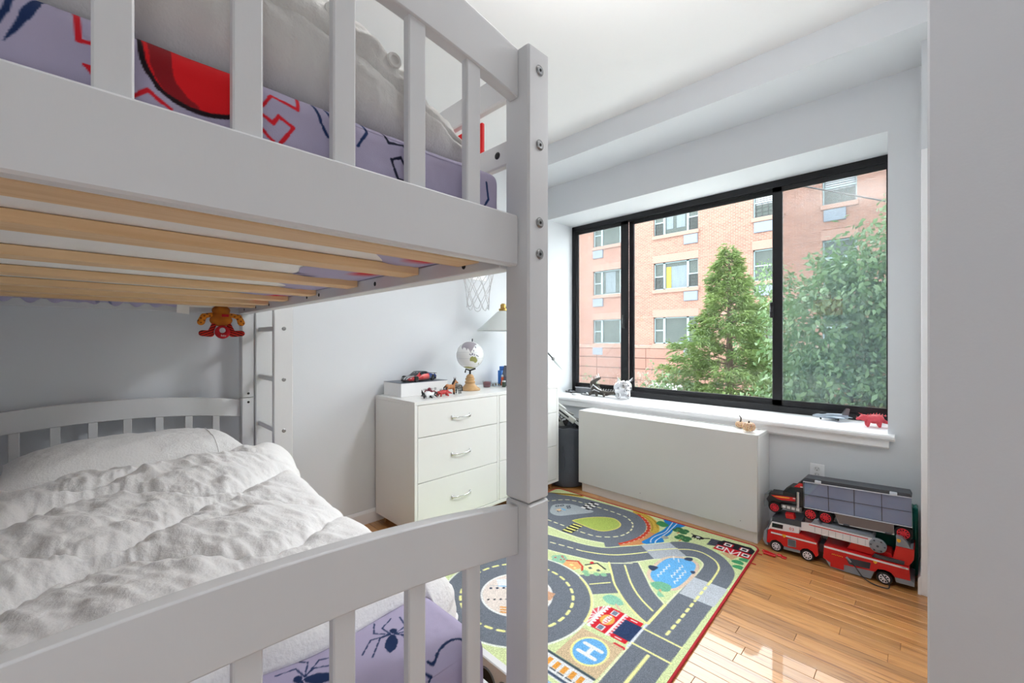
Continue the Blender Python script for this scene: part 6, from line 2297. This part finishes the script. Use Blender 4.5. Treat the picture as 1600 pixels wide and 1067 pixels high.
# leaves and trees
def leaf_material(name, c1, c2, rough=.5, tr=.35):
    m = mat(name, c1, rough, vs=2.2, rgb2=c2, rnd=0)
    nt = m.node_tree
    p = nt.nodes['Principled BSDF']
    out = [n for n in nt.nodes if n.type == 'OUTPUT_MATERIAL'][0]
    t_ = nt.nodes.new('ShaderNodeBsdfTranslucent')
    mx = nt.nodes.new('ShaderNodeMixShader')
    mx.inputs[0].default_value = tr
    src = p.inputs['Base Color'].links[0].from_socket
    nt.links.new(src, t_.inputs[0])
    nt.links.new(p.outputs[0], mx.inputs[1])
    nt.links.new(t_.outputs[0], mx.inputs[2])
    nt.links.new(mx.outputs[0], out.inputs[0])
    return m


m_bark = mat('bark', (84, 70, 58), 0.9, vs=8, rgb2=(56, 46, 40), stretch=(6, 6, 1))
m_conif = leaf_material('conifer_needles', (108, 126, 62), (44, 74, 42), .6, .3)
m_leaf = leaf_material('broad_leaves', (98, 126, 78), (48, 74, 46), .35, .35)
m_bush = leaf_material('bush_leaves', (100, 122, 84), (62, 86, 58), .5, .35)
m_pink = leaf_material('pink_blossom', (140, 116, 112), (110, 102, 82), .6, .3)


def leaf_cloud(name, C, D, L, Wd, m, parent, seed, droop=.0, fold=.18):
    """many small folded leaves; C centres (n,3), D directions (n,3), L lengths, Wd widths."""
    rs = np.random.RandomState(seed)
    n = len(C)
    D = D / np.linalg.norm(D, axis=1, keepdims=True)
    R_ = rs.normal(size=(n, 3))
    S = np.cross(D, R_)
    S /= np.linalg.norm(S, axis=1, keepdims=True) + 1e-9
    N = np.cross(S, D)
    L = L[:, None]
    Wd = Wd[:, None]
    base = C
    tip = C + D * L + np.array([0, 0, -1]) * L * droop
    mid = C + D * L * .45
    a = mid + S * Wd + N * Wd * fold
    b = mid - S * Wd + N * Wd * fold
    V = np.stack([base, a, tip, b], 1).reshape(-1, 3)
    i = np.arange(n) * 4
    F = np.concatenate([np.stack([i, i + 1, i + 2], 1), np.stack([i, i + 2, i + 3], 1)])
    return np_mesh(name, V, F, m, parent, smooth=False, kind='stuff')


def conifer(name, label, x, y, z0, z1, R0, seed, n=2600, group=None):
    t = thing(name, label, 'tree', (x, y, z0), group=group)
    rs = np.random.RandomState(seed)
    MB().tube([(x, y, z0), (x + .03, y, (z0 + z1) / 2), (x, y, z1 - .1)], [.12, .07, .01], 10).build('trunk', m_bark, t, smooth=60)
    C, D, L, Wd = [], [], [], []
    bb = MB()
    for i in range(120):
        u = (i + rs.rand()) / 120
        z = z0 + .15 + (z1 - z0 - .15) * u ** .9
        r = R0 * (1 - u) ** .95 * (.55 + .75 * rs.rand()) + .05
        a = i * 2.4 + rs.rand() * .6
        d = np.array([math.cos(a), math.sin(a), 0])
        lift = .35 * rs.rand() + .12
        p0 = np.array([x, y, z])
        if i % 2 == 0:
            bb.tube([tuple(p0), tuple(p0 + d * r * .5 + np.array([0, 0, lift * r * .5])), tuple(p0 + d * r * .9 + np.array([0, 0, lift * r * .5 - .05 * r]))], [.018, .010, .004], 5)
        k = int(20 + 140 * r)
        for q in range(k):
            s_ = (.25 + .75 * rs.rand() ** .7)
            c = p0 + d * r * s_ + np.array([0, 0, lift * r * (s_ - .45 * s_ * s_)])
            side = np.array([-d[1], d[0], 0]) * (rs.rand() - .5) * 2
            dd = d * .7 + side * .9 + np.array([0, 0, rs.normal() * .22 + .02])
            c = c + side * .16 * r + np.array([0, 0, rs.normal() * .05])
            C.append(c); D.append(dd); L.append(.08 + .12 * rs.rand()); Wd.append(.007 + .008 * rs.rand())
    bb.build('branches', m_bark, t, kind='stuff')
    C, D, L, Wd = np.array(C), np.array(D), np.array(L), np.array(Wd)
    # fern-like side sprigs along each spray
    C2 = np.concatenate([C] + [C + D / np.linalg.norm(D, axis=1, keepdims=True) * L[:, None] * f for f in (.3, .6)])
    rs2 = np.random.RandomState(seed + 5)
    D2 = np.concatenate([D, D + rs2.normal(size=D.shape) * .6, D + rs2.normal(size=D.shape) * .6])
    L2 = np.concatenate([L, L * .6, L * .5])
    W2 = np.concatenate([Wd, Wd * .8, Wd * .8])
    leaf_cloud('foliage', C2, D2, L2, W2, m_conif, t, seed, droop=.22)
    return t


def broadleaf(name, label, x, y, z0, blobs, seed, n, leaf=.085, m=None, group=None, trunk=.09, cat='tree', pink=0):
    t = thing(name, label, cat, (x, y, z0), group=group)
    rs = np.random.RandomState(seed)
    bb = MB()
    bb.tube([(x, y, z0), (x + .05, y + .04, z0 + .9)], [trunk, trunk * .7], 10)
    C, D = [], []
    tot = sum(b[3] * b[4] * b[5] for b in blobs) ** 1
    for b in blobs:
        k = max(20, int(n * (b[3] * b[4] * b[5]) ** .75 / sum((q[3] * q[4] * q[5]) ** .75 for q in blobs)))
        bb.tube([(x + .05, y + .04, z0 + .8), ((x + b[0]) / 2, (y + b[1]) / 2, (z0 + b[2]) / 2 + .3), (b[0], b[1], b[2])], [trunk * .5, trunk * .3, .006], 6)
        nt_ = max(3, k // 14)
        tw = rs.normal(size=(nt_, 3))
        tw /= np.linalg.norm(tw, axis=1, keepdims=True)
        tw *= (.55 + .5 * rs.rand(nt_, 1))
        for w_ in tw:
            c0_ = np.array(b[:3]) + w_ * np.array(b[3:6])
            dirn = w_ + np.array([0, 0, .25])
            dirn /= np.linalg.norm(dirn)
            for q in range(14):
                s_ = rs.rand()
                C.append(c0_ + dirn * (s_ - .5) * .42 + rs.normal(size=3) * .05)
                D.append(dirn * .5 + rs.normal(size=3) * .6 + np.array([0, 0, -.55]))
    bb.build('trunk', m_bark, t, smooth=60)
    C, D = np.array(C), np.array(D)
    L = leaf * (.7 + .7 * rs.rand(len(C)))
    leaf_cloud('foliage', C, D, L, L * .26, m or m_leaf, t, seed + 1, droop=.15)
    return t


conifer('conifer', 'bright green feathery conifer standing before the brick building', 9.0, 2.82, -1.8, 3.02, 1.75, 5)
broadleaf('leafy_tree', 'dense broad leaved tree filling the right window pane', 6.9, .70, -1.8,
          [(6.9, 1.05, 1.3, .7, .55, .75), (6.9, .45, 1.75, .7, .55, .7), (6.8, .85, .45, .8, .8, .8), (6.9, 1.05, .0, .8, .7, .7), (6.9, .15, .9, .7, .6, .9), (6.9, .25, 2.45, .45, .35, .45), (7.0, .72, 2.1, .5, .4, .4), (6.9, -.4, 1.5, .7, .7, 1.0), (6.8, .3, -.4, .8, .9, .6)], 8, 24000, .078)
broadleaf('small_tree', 'lighter green shrub tree between the conifer and the right pane', 12.5, 3.0, -1.8,
          [(12.5, 3.0, 2.4, .6, .7, .8), (12.4, 3.1, 1.3, .7, .8, .8), (12.5, 2.6, .3, .7, .8, .8)], 12, 6000, .09)
for i, (x, y, h, lab, mm) in enumerate((
        (8.0, 5.55, .35, 'pale green bush at the foot of the left window pane', m_bush), (8.3, 4.75, .42, 'pale green bush just right of the left mullion', m_bush),
        (8.2, 4.15, .50, 'bush with pinkish blossom in front of the stone base', m_pink), (7.9, 3.62, .62, 'taller bush with pink tips left of the conifer', m_bush),
        (7.2, 2.65, .28, 'low green bush under the conifer', m_conif), (7.3, 2.0, .25, 'low green bush at the right foot of the conifer', m_conif))):
    broadleaf('bush', lab, x, y, -1.8, [(x, y, h - .35, .45, .42, .40), (x + .1, y + .25, h - .6, .45, .40, .40), (x, y - .2, h - .7, .4, .45, .45), (x, y, -1.0, .5, .5, .6)], 30 + i, 1500, .07, mm, trunk=.03, cat='bush', group='bushes below the window')

# parked car, mostly hidden
def street_car(u, v, z):
    return (150, 152, 156) if z > .24 else (40, 40, 44)


c_ = model_car('parked_car', 'white car parked on the street beyond the bushes', (15.2, 7.2, -1.8), math.radians(90), 4.4, street_car, m_grey)
c_['category'] = 'car'
c_.scale = (1, 1, 1.32)
# overhead wire
MB().tube([(9, 3.4, 4.72), (9, 2.4, 4.30), (9, 1.634, 3.98), (9, .459, 3.42), (9, -1.4, 2.7)], .013, 6).build('overhead_wire', m_dark, None, loc=(9, 1, 3.7), smooth=60)
tag(bpy.data.objects['overhead_wire'], 'thin black overhead wire crossing the view outside', 'wire')
